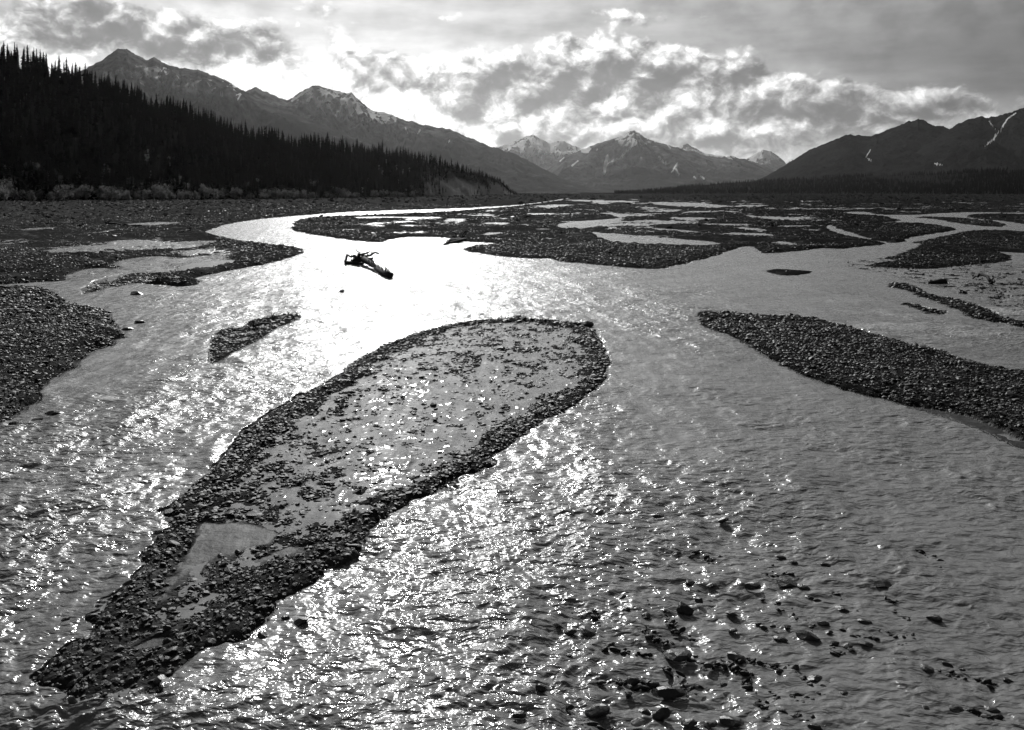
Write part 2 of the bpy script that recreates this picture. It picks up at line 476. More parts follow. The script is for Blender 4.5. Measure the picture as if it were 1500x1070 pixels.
# land: outline, edge height, edge width, inner height, fade width to inner, relief, stone cover
LAND = {
 'left_bank': ([(-500,425),(67,425),(87,435),(104,453),(135,457),(161,458),(172,482),(175,492),(188,492),(168,499),(165,509),(145,512),(118,526),(114,539),(91,549),(64,566),(55,590),(30,596),(23,606),(0,620),(-60,640),(-500,760)],
               .50, 1.2, .55, 3, .10, 1.0),
 'left_mound': ([(-500,372),(0,368),(60,366),(84,374),(135,378),(161,388),(182,398),(150,401),(115,411),(67,413),(0,418),(-500,421)],
               .45, 2.5, .8, 5, .15, .9),
 'left_flat': ([(-900,284),(-900,372),(0,372),(84,376),(135,378),(161,388),(182,398),(170,403),(168,415),(188,415),(219,416),(269,421),(293,416),(286,406),(326,399),(370,391),(421,379),(454,368),(404,361),(353,356),(323,347),(299,342),(303,337),(330,330),(353,324),(404,319),(500,311),(580,308),(660,306),(740,302),(800,296),(870,284)],
               .40, 1.2, .10, 2.5, .16, .8),
 'islet': ([(308,495),(323,483),(357,482),(367,470),(404,462),(444,462),(431,472),(397,485),(380,499),(350,512),(323,529),(305,537),(310,515)],
               .07, .5, .01, .6, .09, .8),
 'mid_flat': ([(425,337),(431,327),(444,320),(500,317),(560,315),(624,312),(680,309),(750,303),(800,297),(870,284),(2400,284),(2400,326),(1500,312),(1429,311),(1367,313),(1340,315),(1284,315),(1274,311),(1250,310),(1226,313),(1287,316),(1314,321),(1318,324),(1308,326),(1260,328),(1210,330),(1208,333),(1220,341),(1250,348),(1282,353),(1298,359),(1260,361),(1234,365),(1202,364),(1151,370),(1108,372),(1104,362),(1094,361),(1064,368),(1054,374),(1000,387),(971,394),(948,395),(870,388),(816,383),(806,378),(789,380),(736,376),(700,371),(676,366),(688,363),(720,359),(740,357),(680,354),(666,351),(654,348),(608,347),(580,349),(566,353),(558,356),(530,354),(500,351),(447,342)],
               .30, 1.3, .17, 4, .15, .8),
 'channel_island': ([(1218,330),(1260,329),(1319,327),(1367,330),(1405,336),(1383,341),(1340,347),(1322,351),(1332,353.5),(1311,357),(1287,353),(1266,348),(1234,337)],
               .35, 1.2, .3, 4, .1, .7),
 'right_flat': ([(1418,337),(1500,340),(1900,352),(1900,390),(1500,371),(1447,368),(1487,375),(1482,383),(1447,386),(1367,394),(1330,394),(1282,391),(1266,389),(1314,382),(1292,378),(1330,370),(1340,363),(1354,355),(1327,357.5),(1372,349.5)],
               .22, 1.5, .10, 3, .12, .8),
 'spit': ([(1335,318),(1394,319),(1447,323),(1474,330),(1463,333.5),(1407,328),(1367,321)], .25, 1.5, .25, 4, .08, .7),
 'spit_far': ([(1407,317),(1434,313.5),(1500,314),(1900,325),(1900,345),(1500,329),(1482,325),(1434,321)], .25, 1.5, .25, 4, .08, .7),
 'diagonal_bar': ([(1295,418),(1306,414),(1340,418),(1356,428),(1367,435),(1407,440),(1447,454),(1474,467),(1500,474),(1800,520),(1800,560),(1500,481),(1474,474),(1447,470),(1421,466),(1394,450),(1348,434),(1330,426)],
               .15, .7, .15, 2, .06, 1.0),
 'diagonal_fringe': ([(1316,443),(1345,445),(1360,452),(1391,458),(1380,462),(1350,456),(1325,447)], .06, .5, .02, 1, .05, .9),
 'sand_islet': ([(1116,398),(1132,395),(1167,397),(1199,398.5),(1156,405.5)], .14, .8, .16, 1, .03, .1),
 'right_bar': ([(1022,467),(1027,458),(1067,460),(1118,463),(1182,467),(1215,473),(1252,482),(1303,499),(1370,512),(1397,524),(1434,536),(1500,546),(1900,610),(1900,860),(1500,660),(1437,627),(1404,606),(1323,596),(1316,588),(1269,579),(1219,566),(1188,558),(1135,529),(1101,512),(1077,495),(1034,482)],
               .18, .7, .16, 2, .06, 1.0),
 'central_bar': ([(45,1017),(90,955),(160,885),(213,822),(236,765),(288,710),(330,665),(368,622),(430,588),(480,560),(520,532),(560,507),(620,486),(690,470),(760,467),(830,471),(868,483),(886,505),(891,540),(880,567),(850,588),(800,617),(760,642),(720,670),(690,697),(640,727),(590,747),(563,760),(545,782),(510,800),(500,820),(450,850),(406,877),(385,905),(354,937),(317,949),(273,978),(249,1006),(169,1026),(100,1035)],
               .09, .40, -.001, .8, .045, 1.0),
}
SHOAL = {   # shallows: the bed comes up to the surface in places
 'a': ([(160,400),(200,395),(300,372),(330,374),(300,395),(250,415),(190,418),(120,440),(90,430),(120,412)], .0, .07),
 'b': ([(1200,385),(1290,375),(1500,385),(1700,395),(1800,440),(1500,465),(1440,450),(1360,425),(1290,405)], -.035, .07),
 'c': ([(620,326),(690,326),(705,347),(660,350),(630,345),(600,335)], -.01, .1),
 'd': ([(780,462),(850,462),(900,490),(860,480),(820,470),(700,470),(640,480),(690,462)], -.03, .05),
}
POOL = [  # water lying on the bars
 [(62,370),(80,364),(140,360),(168,362),(150,370),(110,374),(85,374)],
 [(146,353),(165,354),(210,355),(206,359),(165,358.5)],
 [(170,329),(200,327.5),(268,325),(262,329.5),(205,331)],
 [(18,337),(50,334),(86,333),(80,338),(40,340)],
 [(170,384),(215,377),(250,379),(235,388),(265,394),(230,399),(190,394)],
 [(228,388),(265,380),(332,373),(325,380),(280,386),(240,391)],
 [(236,362),(260,355),(312,352),(300,360),(260,365)],
 [(100,400),(135,392),(180,398),(150,410),(100,415)],
 [(880,309),(905,317),(880,324),(838,326),(808,332),(822,336.5),(842,334),(858,337),(872,331),(912,322.5),(927,318),(900,311)],
 [(857,335),(872,348),(890,353),(925,358),(960,358.5),(1005,357),(1005,351),(960,349),(920,345),(885,341)],
 [(1000,351),(1040,353),(1070,358),(1040,361),(1000,358)],
 [(705,345),(712,341),(737,339.5),(727,345.5)],
 [(668,321),(684,321),(680,327),(669,327)],
 [(580,318),(620,318),(622,320.5),(582,320.5)], [(500,318.5),(575,317.6),(576,319.5),(502,321)],
 [(674,315),(720,314),(722,316),(675,317)], [(546,329),(566,329.5),(564,332),(547,332)],
 [(500,336),(524,336),(524,338.5),(500,338.5)], [(710,326),(742,326),(740,328.5),(712,328.5)], [(776,335),(804,335),(804,337.5),(777,337.5)],
 [(794,289.5),(836,290),(838,291.8),(795,291.6)], [(833,292.5),(880,293.6),(935,295),(935,297),(880,296.5),(832,294.4)],
 [(783,301),(818,300.5),(818,304),(800,306.5),(790,304)], [(868,296),(897,296.5),(898,299),(870,299)],
 [(949,296),(1003,296.5),(1066,301),(1068,305),(1000,303),(950,299)], [(1079,300),(1113,300.6),(1112,303.2),(1080,303)],
 [(1119,319),(1160,320),(1160,324),(1122,323.5)], [(935,322),(1003,324.5),(1003,327.5),(936,324.6)],
 [(1062,339.5),(1120,343),(1118,346),(1064,343.5)], [(1133,351),(1170,357),(1168,360.5),(1134,354.5)],
 [(1000,310),(1040,309),(1060,311),(1010,313)], [(1145,331),(1210,330),(1212,332),(1150,333.5)], [(1190,336),(1206,336),(1206,339),(1192,339)],
 [(950,309),(990,308),(1000,310),(955,311)],[(1000,318),(1040,320),(1042,322),(1003,321)],[(950,334),(1000,336),(1040,339),(1035,341),(960,337)],
 [(1150,306),(1335,306),(1335,307.6),(1150,307.4)], [(1010,329),(1050,327.5),(1100,328),(1100,330),(1050,330.5)],
 [(1102,362),(1094,361),(1060,372),(1108,374)],
]
SILT = [[(290,765),(340,762),(400,772),(425,788),(345,812),(290,842),(248,880),(214,892),(240,850),(262,815),(275,790)],
        [(345,830),(420,800),(450,805),(400,825)], [(200,945),(250,935),(245,945),(205,955)],
        [(260,388),(330,380),(360,383),(300,400),(262,400)], [(1300,590),(1400,603),(1500,640),(1600,700),(1500,662),(1430,628)]]
LANDW = {k: (wpoly(v[0], 1),) + tuple(v[1:]) for k, v in LAND.items()}
SHOALW = {k: (wpoly(v[0], 1),) + tuple(v[1:]) for k, v in SHOAL.items()}
POOLW = [wpoly(p, 1) for p in POOL]
SILTW = [wpoly(p, 1) for p in SILT]

def toe_D(xp):
    return np.interp(xp, [-900, 0, 200, 400, 500, 600, 700, 750, 900], [260, 330, 400, 520, 620, 760, 950, 1100, 1300])
def toe_Y(xp):
    return np.interp(xp, [-900, 0, 300, 400, 600, 740, 900], [303, 297, 294, 293, 289.5, 286, 285])

def ground(X, Y):
    """height, silt, veg, stone cover, waterness for ground points"""
    shp = X.shape
    X = X.ravel().astype(float); Y = Y.ravel().astype(float)
    d = np.hypot(X, Y); xpx = 750 + X / np.maximum(Y, 1) * F
    n_big = fbm(X * .35, Y * .35, 3, 4) * .22 + fbm(X * 1.6, Y * 1.6, 5, 3) * .10
    n_far = fbm(X * .05, Y * .05, 9, 4) * 1.4 * sstep(d, 60, 300)
    jit = n_big * .55 * (1 + d / 45) + .13 * fbm(X * 1.9, Y * 1.9, 6, 4, .6) - .02 + n_far * .8
    rel0 = rel = fbm(X * .8, Y * .8, 21, 5, .6)
    relf = fbm(X * .06, Y * .025, 31, 5, .6)
    h = np.full(X.shape, -.35); cover = np.zeros(X.shape)
    for k, (pl, eh, ew, ih, iw, amp, cv) in LANDW.items():
        s = sdf(pl, X, Y, 12)
        jj = jit * (.35 if k in ('sand_islet', 'islet') else 1.0) * (.6 if k == 'central_bar' else 1.0)
        if k == 'central_bar':
            jj = jj + .42 * fbm(X * .75, Y * .75, 18, 4, .55) * (1 - sstep(d, 17, 26)) * sstep(xpx + (1070 - topx(X, Y)[1]) * -.9, -150, 60)
        s = s + jj
        e = sstep(s, -.3, .15)
        si = s
        if k == 'central_bar':
            si = s + .38 * fbm(X * .6, Y * .6, 15, 3) - .5 * (1 - sstep(d, 12.5, 15))
            rel = rel0 * .6 + .8 * fbm(X * 2.4, Y * 1.6, 16, 3)
            ih = ih - .024 * sstep(xpx, 380, 560) * (1 - sstep(d, 26, 34) * .5)
        else:
            rel = rel0
        inner = sstep(si, ew, ew + iw)
        if k == 'central_bar':
            eh = .10 * sstep(d, 11, 14) + .012; ih = np.where(d < 13, .03, ih)
        up = 1 - (1 - np.clip(s / ew, 0, 1)) ** 2
        hl = -.35 * np.clip(-s / (.25 + ew * .4), 0, 1) ** .7 + eh * up + inner * (ih - eh) + amp * rel * sstep(s, -.2, ew)
        if k in ('mid_flat', 'left_flat'):
            hl = hl + (relf * .34 + .16 * np.minimum(fbm(X * .035, Y * .09, 37, 4, .6), .3) * sstep(d, 80, 130)) * sstep(s, 3, 12)
        if k == 'left_flat':
            hl = hl + .35 * sstep(d, 120, 200) * sstep(s, 0, 4)
        h = np.maximum(h, hl)
        cover = np.maximum(cover, cv * (sstep(s, -.5, .05) + (.35 * sstep(s, -1.8, -.4) * (1 - sstep(d, 11, 14)) if k == 'central_bar' else 0)))
    rel = rel0
    for k, (pl, ih, amp) in SHOALW.items():
        s = sdf(pl, X, Y, 8) + jit
        e = sstep(s, -.5, 1.5)
        h = np.where(e > 0, np.maximum(h, -.35 + e * (.35 + ih) + amp * rel * e), h)
        if k in ('a',):
            h = np.where(e > .5, np.minimum(h, ih + amp * rel * 1.2 + .02), h)
        cover = np.maximum(cover, .7 * e)
    for pl in POOLW:
        s = sdf(pl, X, Y, 14) + jit * .5 + fbm(X * .10, Y * .03, 35, 4, .6) * np.minimum(d / 70, 4)
        e = sstep(s, -.8 - d / 200, .2)
        h = h + e * (np.minimum(h, -.06) - h)
    patch = sstep(fbm(X * .05, Y * .05, 88, 4, .6), -.15, .25)
    cover = cover * (1 - sstep(d, 70, 120) * (1 - .12 - .88 * patch) * 1.0)
    silt = np.zeros(X.shape)
    for pl in SILTW:
        s = sdf(pl, X, Y, 5) + jit * .8 - .05
        e = sstep(s, -.12, .12)
        silt = np.maximum(silt, e)
    h = h * (1 - silt) + silt * (.022 + .02 * fbm(X * .5, Y * .5, 77, 3))
    cover = cover * (1 - silt)
    # terrace rising to the foot of the hills on the left
    xp = 750 + X / np.maximum(Y, 1) * F
    D = toe_D(xp); zt = CH - D * (toe_Y(xp) - HZ) / F
    t = sstep(d / D, .66, 1.0)
    lft = 1 - sstep(xp, 760, 980)
    terr = t * zt * lft
    veg = sstep(d / D, .50, .75) * lft
    # right hand and far flats
    rt = sstep(xp, 850, 1100) * sstep(d, 560, 800)
    terr = terr + rt * sstep(d, 560, 1400) * 2.2 + rt * fbm(X * .02, Y * .02, 44, 3) * .4
    veg = np.maximum(veg, rt)
    h = h + np.maximum(terr, 0)
    h = np.where(veg > .4, h + veg * np.abs(fbm(X * .25, Y * .25, 50, 4)) * .35, h)
    return [a.reshape(shp) for a in (h, silt, veg, cover)]

# ground sheet: rows crowd towards the viewer, all in true metres
rows = np.concatenate([HZ + np.geomspace(2.2, 12, 70)[:-1], np.linspace(HZ + 12, 420, 200)[:-1], np.linspace(420, 1320, 470), np.geomspace(1340, 5500, 14)])[::-1]
side = np.geomspace(40, 7000, 22)
cols = np.concatenate([-700 - side[::-1], np.arange(-700, 2201, 3.0), 2200 + side])
RR, CC = np.meshgrid(rows, cols, indexing='ij')
GX, GY = unproj(CC, RR)
gh, gs, gv, gc = ground(GX, GY)
_rows, _gr = rows[::-1], [q[::-1] for q in (gh, gs, gv, gc)]
def ground_at(X, Y, which=(0, 1, 2, 3)):
    xp, yp = topx(np.asarray(X, float), np.asarray(Y, float))
    r = np.interp(yp, _rows, np.arange(len(_rows))); c = np.clip(np.interp(xp, cols, np.arange(len(cols))), 0, len(cols) - 1.001)
    r0 = np.minimum(r.astype(int), len(_rows) - 2); c0 = c.astype(int); fr = r - r0; fc = c - c0
    return [((_gr[k][r0, c0] * (1 - fc) + _gr[k][r0, c0 + 1] * fc) * (1 - fr) + (_gr[k][r0 + 1, c0] * (1 - fc) + _gr[k][r0 + 1, c0 + 1] * fc) * fr) for k in which]
V = np.stack([GX, GY, gh], -1).reshape(-1, 3)
# carry the sheet on behind the last row to the mountains
me = mesh_np("riverbed", V, grid_faces(len(rows), len(cols)), True, {'silt': gs, 'veg': gv, 'right_shade': sstep(CC, 850, 1250)})  # right side darkened by colour, standing in for weaker light there
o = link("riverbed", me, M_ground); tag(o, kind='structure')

# plain beyond and around
pr_ = np.geomspace(2600, 60000, 26); pa = np.linspace(-math.pi, math.pi, 97)
PR, PA = np.meshgrid(pr_, pa, indexing='ij')
z = np.full(PR.shape, 1.2)
Vp = np.stack([np.sin(PA) * PR, np.cos(PA) * PR, z], -1).reshape(-1, 3)
pr2 = np.array([0.0, 30, 120, 500, 1500, 2600]); 
PR2, PA2 = np.meshgrid(pr2, pa, indexing='ij')
V2 = np.stack([np.sin(PA2) * PR2, np.cos(PA2) * PR2, np.full(PR2.shape, -1.2)], -1).reshape(-1, 3)
f1 = grid_faces(len(pr_), len(pa)); f2 = grid_faces(len(pr2), len(pa)) + len(Vp)
allV = np.concatenate([Vp, V2])
one = np.ones(len(allV))
me = mesh_np("valley_floor", allV, np.concatenate([f1[:, ::-1], f2[:, ::-1]]), True, {'silt': one * 0, 'veg': one, 'right_shade': sstep(np.arctan2(allV[:, 0], allV[:, 1]), .1, .4)})  # same painted shade carried on across the plain to the right
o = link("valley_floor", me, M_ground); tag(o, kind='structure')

# ------------------------------------------------------------------ water sheet
wrows = np.concatenate([HZ + np.geomspace(2.4, 20, 50)[:-1], np.linspace(HZ + 20, 420, 130)[:-1], np.linspace(420, 1320, 760), np.geomspace(1340, 5500, 14)])[::-1]
wcols = np.concatenate([-620 - side[::-1], np.arange(-620, 2121, 2.4), 2120 + side])
RR, CC = np.meshgrid(wrows, wcols, indexing='ij')
WX, WY = unproj(CC, RR)
wd = np.hypot(WX, WY)
# local roughness of the current
land_n = np.interp(RR.ravel(), [280, 1400], [0, 0]).reshape(RR.shape)
cg = np.full(RR.shape, .68)
def cblob(x, y, rx, ry, w):
    global cg
    cg = cg + w * np.exp(-((CC - x) / rx) ** 2 - ((RR - y) / ry) ** 2)
for bl in [(720, 430, 260, 45, .5), (1350, 490, 130, 30, .6), (60, 720, 130, 90, .8), (250, 560, 180, 90, .35), (600, 950, 350, 140, .2),
           (1500, 470, 60, 50, .6), (1000, 470, 120, 40, .3), (1100, 960, 300, 110, -.12), (130, 480, 90, 50, -.3), (150, 545, 60, 30, -.35),
           (1200, 560, 150, 50, -.3), (1000, 750, 250, 120, .15), (1180, 400, 150, 30, -.3), (1430, 410, 100, 30, -.35), (200, 1040, 220, 40, .6),
           (380, 335, 90, 20, -.1), (980, 620, 100, 80, -.15), (930, 520, 40, 60, -.2)]:
    cblob(*bl)
cg = np.clip(cg * (1 + .35 * fbm(WX * .15, WY * .15, 61, 3) + .3 * fbm(WX * .5 + WY * .12, WY * .10, 62, 3)), .06, 2)
gh_w, = ground_at(WX, WY, (0,))
shallow = sstep(gh_w, -.10, -.035)
chopA = cg * (1 - .85 * shallow)
zz = np.zeros(RR.shape); var = np.zeros(RR.shape)
spacing = np.maximum(wd ** 2 / (CH * F) * 1.2, wd * 2.4 / F)
wx = WX * .72 + .25 * fbm(WX * .5, WY * .5, 90, 2); wy = WY + .25 * fbm(WX * .5 + 9, WY * .5, 91, 2)
for i, lam in enumerate([2.6, 1.3, .72, .40, .23, .14]):
    amp = .034 * lam ** .95 * (1.35 if lam < .5 else .8)
    res = sstep(lam / spacing, 1.6, 3.5)
    ang = .28 * (i % 3 - 1)
    ca, sa = math.cos(ang), math.sin(ang)
    n = 1 - 2 * np.abs(gnoise((wx * ca + wy * sa) / lam, (wy * ca - wx * sa) * .8 / lam, 100 + i)) if i % 2 else gnoise((wx * ca + wy * sa) / lam, (wy * ca - wx * sa) * .8 / lam, 100 + i)
    zz += amp * n * res * chopA * (1.9 if lam < 1 else 1.3)
    var += (1 - res) * .013
rough = np.clip(.07 + .13 * sstep(chopA, .1, .4) + 1.0 * np.sqrt(var) * np.clip(chopA, .25, 1.0), .06, .30)
foam = np.zeros(RR.shape)
for (x, y, rx, ry, w) in [(1300, 476, 70, 12, .9), (1410, 492, 60, 10, .8), (1475, 455, 30, 18, .8), (1250, 448, 60, 12, .5), (60, 720, 60, 40, .35), (1320, 460, 60, 10, .4)]:
    foam += w * np.exp(-((CC - x) / rx) ** 2 - ((RR - y) / ry) ** 2)
foam = foam * sstep(zz, .0, .04) 
V = np.stack([WX, WY, zz], -1).reshape(-1, 3)
me = mesh_np("water", V, grid_faces(len(wrows), len(wcols)), True, {'chop': chopA, 'rough': rough, 'foam': np.clip(foam, 0, 1)})
o = link("water", me, M_water); tag(o, kind='structure')

# ------------------------------------------------------------------ stones
rng = np.random.default_rng(7)
def ico(sub):
    import bmesh
    bm = bmesh.new(); bmesh.ops.create_icosphere(bm, subdivisions=sub, radius=1.0)
    v = np.array([p.co[:] for p in bm.verts]); f = np.array([[q.index for q in p.verts] for p in bm.faces]); bm.free()
    return v, f
def stone_shape(sub, seed):
    r = np.random.default_rng(seed)
    v, f = ico(sub)
    v = v.copy()
    for _ in range(9):       # slice flat facets
        n = r.normal(size=3); n /= np.linalg.norm(n)
        c = r.uniform(.45, .8)
        k = v @ n
        v = v - np.where(k > c, (k - c), 0)[:, None] * n
    v *= 1 + r.uniform(-.08, .08, (len(v), 1))
    return v, f
S1 = [stone_shape(1, i) for i in range(8)]
S2 = [stone_shape(2, 50 + i) for i in range(8)]
def scatter(cands_px_box, dens, smin, smax, nsub):
    """stones over a world area"""
def stones_in(d0, d1, per_m2, smin, smax, hi):
    # area seen between distances d0 and d1
    half = 0.90
    area = half * (d1 ** 2 - d0 ** 2)
    n = int(area * per_m2)
    Y = np.sqrt(rng.uniform(d0 ** 2, d1 ** 2, n)); X = rng.uniform(-half, half, n) * Y
    h, s, vg, cv = ground_at(X, Y)
    ok = ((h > -.13) | ((Y < 13) & (cv > .02) & (rng.uniform(0, 1, n) < .3))) & (rng.uniform(0, 1, n) < cv * np.clip(.55 + 9 * (h + .03), .12, 1)) & ((s < .5) | (rng.uniform(0, 1, n) < .12))
    X, Y, h = X[ok], Y[ok], h[ok]
    m = len(X)
    sz = smin + (smax - smin) * rng.uniform(0, 1, m) ** 3
    sz = sz * np.where(rng.uniform(0, 1, m) < .02, 1.7, 1.0)
    a = rng.uniform(0, 2 * np.pi, m)
    sx = sz * rng.uniform(.8, 1.4, m); sy = sz * rng.uniform(.6, 1.0, m); sh = sz * rng.uniform(.28, .6, m)
    tx = rng.normal(0, .22, m); ty = rng.normal(0, .22, m)
    tone = rng.uniform(0, 1, m) ** 2.2
    tone = np.where(rng.uniform(0, 1, m) < .015, 3.0, tone)
    kind = rng.integers(0, 8, m)
    Vs, Fs, Ts, off = [], [], [], 0
    for k in range(8):
        sel = np.nonzero(kind == k)[0]
        if not len(sel): continue
        v, f = (S2 if hi else S1)[k]
        q = v[None] * np.stack([sx[sel], sy[sel], sh[sel]], 1)[:, None, :]
        x, y, z = q[..., 0], q[..., 1], q[..., 2]
        z = z + x * tx[sel][:, None] + y * ty[sel][:, None]
        ca, sa = np.cos(a[sel])[:, None], np.sin(a[sel])[:, None]
        qq = np.stack([x * ca - y * sa + X[sel][:, None], x * sa + y * ca + Y[sel][:, None], z + np.maximum(h[sel], -.05)[:, None] + (sh[sel] * .25)[:, None]], -1)
        Vs.append(qq.reshape(-1, 3))
        Fs.append((f[None] + (np.arange(len(sel)) * len(v))[:, None, None]).reshape(-1, 3) + off)
        Ts.append(np.repeat(tone[sel], len(v)))
        off += len(sel) * len(v)
    return Vs, Fs, Ts, off
VV, FF, TT, off = [], [], [], 0
for args in [(7, 17, 230, .018, .085, True), (17, 26, 150, .025, .11, False), (26, 42, 60, .038, .13, False), (42, 62, 20, .07, .20, False), (62, 110, 6, .08, .20, False), (110, 200, 1.6, .10, .25, False), (200, 420, .25, .16, .42, False)]:
    a_, b_, c_, n_ = stones_in(*args)
    VV += a_; FF += [f + off for f in b_]; TT += c_; off += n_
rl = np.random.default_rng(21); RP = []
for _ in range(34):
    x0 = rl.uniform(760, 1460); y0 = rl.uniform(790, 1060); a = rl.normal(.45, .35); L = rl.uniform(30, 130)
    for q in range(int(L / 5)):
        t = rl.uniform(0, 1); RP.append((x0 + math.cos(a) * L * t + rl.normal(0, 5), y0 + math.sin(a) * L * t + rl.normal(0, 3)))
for _ in range(60):
    RP.append((rl.uniform(20, 330), rl.uniform(1015, 1080)))
for (x, y) in RP:
    X, Y = unproj(x, y); k = int(rl.integers(0, 8)); v, f = S2[k]; z_ = .016 + .05 * rl.uniform(0, 1) ** 2
    q = v * np.array([z_ * rl.uniform(1, 1.9), z_ * .8, z_ * rl.uniform(.5, .8)]); a = rl.normal(0, .5)
    q = np.stack([q[:, 0] * math.cos(a) - q[:, 1] * math.sin(a) + X, q[:, 0] * math.sin(a) + q[:, 1] * math.cos(a) + Y, q[:, 2] + q[:, 0] * rl.normal(0, .3) + .022], 1)
    VV.append(q); FF.append(f + off); TT.append(np.full(len(v), rl.uniform(0, .4))); off += len(v)
me = mesh_np("gravel", np.concatenate(VV), np.concatenate(FF), False, {'tone': np.concatenate(TT)})
o = link("gravel", me, M_stone); tag(o, kind='stuff')
print("gravel verts", off)

VV, FF, TT, off = [], [], [], 0
_cv = _gr[3]; _gr[3] = np.maximum(_gr[2], .25 * (_gr[0] > .1))
for args in [(150, 420, .10, .3, .9, False), (420, 1500, .012, .7, 2.2, False)]:
    a_, b_, c_, n_ = stones_in(*args)
    VV += a_; FF += [f + off for f in b_]; TT += c_; off += n_
_gr[3] = _cv
o = link("scrub", mesh_np("scrub", np.concatenate(VV), np.concatenate(FF), False), leaf_mat("scrub_leaves", .01, .09, 0, .15)); tag(o, kind='stuff')

# ------------------------------------------------------------------ single boulders standing in the water
B_ME = []
for i in range(8):
    v, f = S2[i]
    v = v.copy()
    if i % 3 == 0: v[:, 0] *= 1.15
    for m_ in (M_boulder,):
        me = mesh_np("boulder", v, f, False, {'tone': np.full(len(v), .3 + .08 * i)})
        me.materials.append(m_)
        B_ME.append(me)
vp, fp = S2[3]
PALE_ME = mesh_np("pale_boulder", vp, fp, False, {'tone': np.full(len(vp), .7)}); PALE_ME.materials.append(M_paleb)
G1 = ("dark wet cobble breaking the ripples in the lower right shallows", "cobbles scattered in the lower right shallows")
BL = [
 (964,758,20,.30,'low dark cobble farthest upstream in the glittering shallows, beside a paler one',None),
 (1059,764,18,.3,None,None),(926,795,15,.5,None,None),(988,801,11,.7,None,None),(992,813,13,.5,None,None),(908,833,14,.5,None,None),
 (1143,818,14,.3,None,None),(1163,825,12,.3,None,None),(1209,829,14,.25,None,None),
 (1103,860,27,.5,'broad dark rock with a pointed left end, upstream of the slab with a pale top',None),
 (1010,856,20,.3,None,None),(1043,860,14,.3,None,None),
 (1294,858,30,.45,'lone flat black rock standing apart in smooth water right of the other cobbles',None),
 (1155,857,32,.22,'long thin black stone at the upstream end of a curving line of cobbles',None),
 (1177,862,16,.5,None,None),(1186,877,15,.5,None,None),(1198,882,13,.5,None,None),(1024,882,14,.8,'small rounded black rock touching the upstream end of the tilted slab',None),
 (1001,893,32,.6,'tilted oblong black slab with a bright flat top in the glitter',None),
 (918,896,11,.8,None,None),(947,905,15,.6,None,None),(1234,895,20,.5,None,None),(1071,901,16,.4,None,None),(1111,916,11,.6,None,None),
 (1119,921,10,.6,None,None),(1132,920,10,.6,None,None),(1153,921,14,.35,None,None),(1207,916,16,.5,None,None),(1215,929,11,.7,None,None),
 (1185,935,34,.6,'large ragged black rock in the middle of the right shallows with splashes round it',None),
 (1143,938,18,.4,None,None),(1073,925,14,.4,None,None),(1268,913,20,.35,None,None),(1368,908,24,.35,'flat dark rock awash in the ripples towards the right edge',None),
 (1221,945,18,.4,None,None),(1242,949,14,.45,None,None),(1270,947,22,.35,None,None),(1248,955,11,.5,None,None),(950,935,10,.8,None,None),
 (994,960,40,.25,'long curved ridge of black stone just breaking the surface in midstream',None),
 (1079,963,28,.5,None,None),(1037,977,20,.6,None,None),(1141,985,18,.5,None,None),(1165,981,13,1.0,None,None),
 (1195,997,24,.55,'squarish black rock with a long low stone trailing from its right side',None),
 (1215,1004,20,.35,'long low stone trailing from the right side of the squarish rock',None),(1236,1018,15,.6,None,None),
 (1360,982,24,.35,None,None),(1388,975,16,.5,None,None),(1410,984,11,.5,None,None),(1475,999,20,.35,None,None),
 (1402,1042,24,.45,None,None),(1354,1042,17,.5,None,None),(1330,1053,15,.5,None,None),(1453,1042,22,.35,None,None),
 (928,998,24,.8,'knobbly black boulder heading a long chain of stones near the bottom edge',None),
 (984,1014,46,.4,'longest black slab of the stone chain near the bottom edge',None),(958,1005,22,.5,'black stone between the knobbly boulder and the longest slab of its chain',None),
 (920,1019,17,.6,None,None),
 (970,1047,28,.75,'round-topped black boulder at the bottom edge beside the pale stone',None),(944,1046,20,.6,None,None),
 (934,1060,24,.6,'pale grey stone among black ones at the bottom edge','pale'),
 (1009,1060,24,.55,None,None),(1041,1062,24,.5,None,None),(1072,1058,36,.35,None,None),(1193,1068,26,.5,None,None),(1059,1006,17,.5,None,None),
 (880,872,14,.4,None,None),(912,877,13,.6,None,None),(818,919,13,.6,None,None),(835,927,17,.6,None,None),
 (863,927,30,.35,'leaning dark slab with a pale top edge in the bright glitter, left of the shallows',None),
 (793,1009,18,.9,'single dark cobble set upright in bright glitter left of the stone chain',None),
 (760,1050,28,.3,None,None),(833,1038,20,.5,None,None),(877,1043,42,.35,'long dark stone bar lying in the water near the bottom centre',None),(833,962,12,.4,None,None),
 (442,913,24,.6,'dark rock with water pouring over it off the near edge of the central gravel bar',None),(418,907,11,.6,'small dark stone just left of the rock with water pouring over it',None),
 (237,998,26,.7,'rounded boulder at the downstream tip of the central gravel bar',None),(386,933,18,.5,'dark stone at the end of a spit off the central gravel bar',None),
 (501,427,10,.5,'small dark rock in the white current just below the driftwood tree',None),(516,419,5,.9,'tiny pointed rock between the driftwood tree and a slightly larger rock',None),
 (858,475,24,.45,'angular black block at the upstream rim of the central gravel bar',None),(705,461,8,.5,'tiny stone in the current ahead of the central gravel bar',None),
 (202,431,22,.4,'low dark clump of stone in the smooth side channel at left',None),(204,472,13,.5,'small dark stone in the ripples off the left gravel bank',None),(187,482,16,.4,'dark stone close off the point of the left gravel bank',None),
 (79,606,24,.5,'dark rock making a wave below the left gravel bank',None),(24,622,24,.4,'flat dark rock at the left edge of the picture below the gravel bank',None),(52,617,22,.35,'dark rock between two others below the left gravel bank',None),
 (169,843,13,.35,'small dark stone in the rippled left channel beside the central bar',None),(96,910,11,.6,'small dark stone in the left channel near the tip of the central bar',None),
]
rb = random.Random(3)
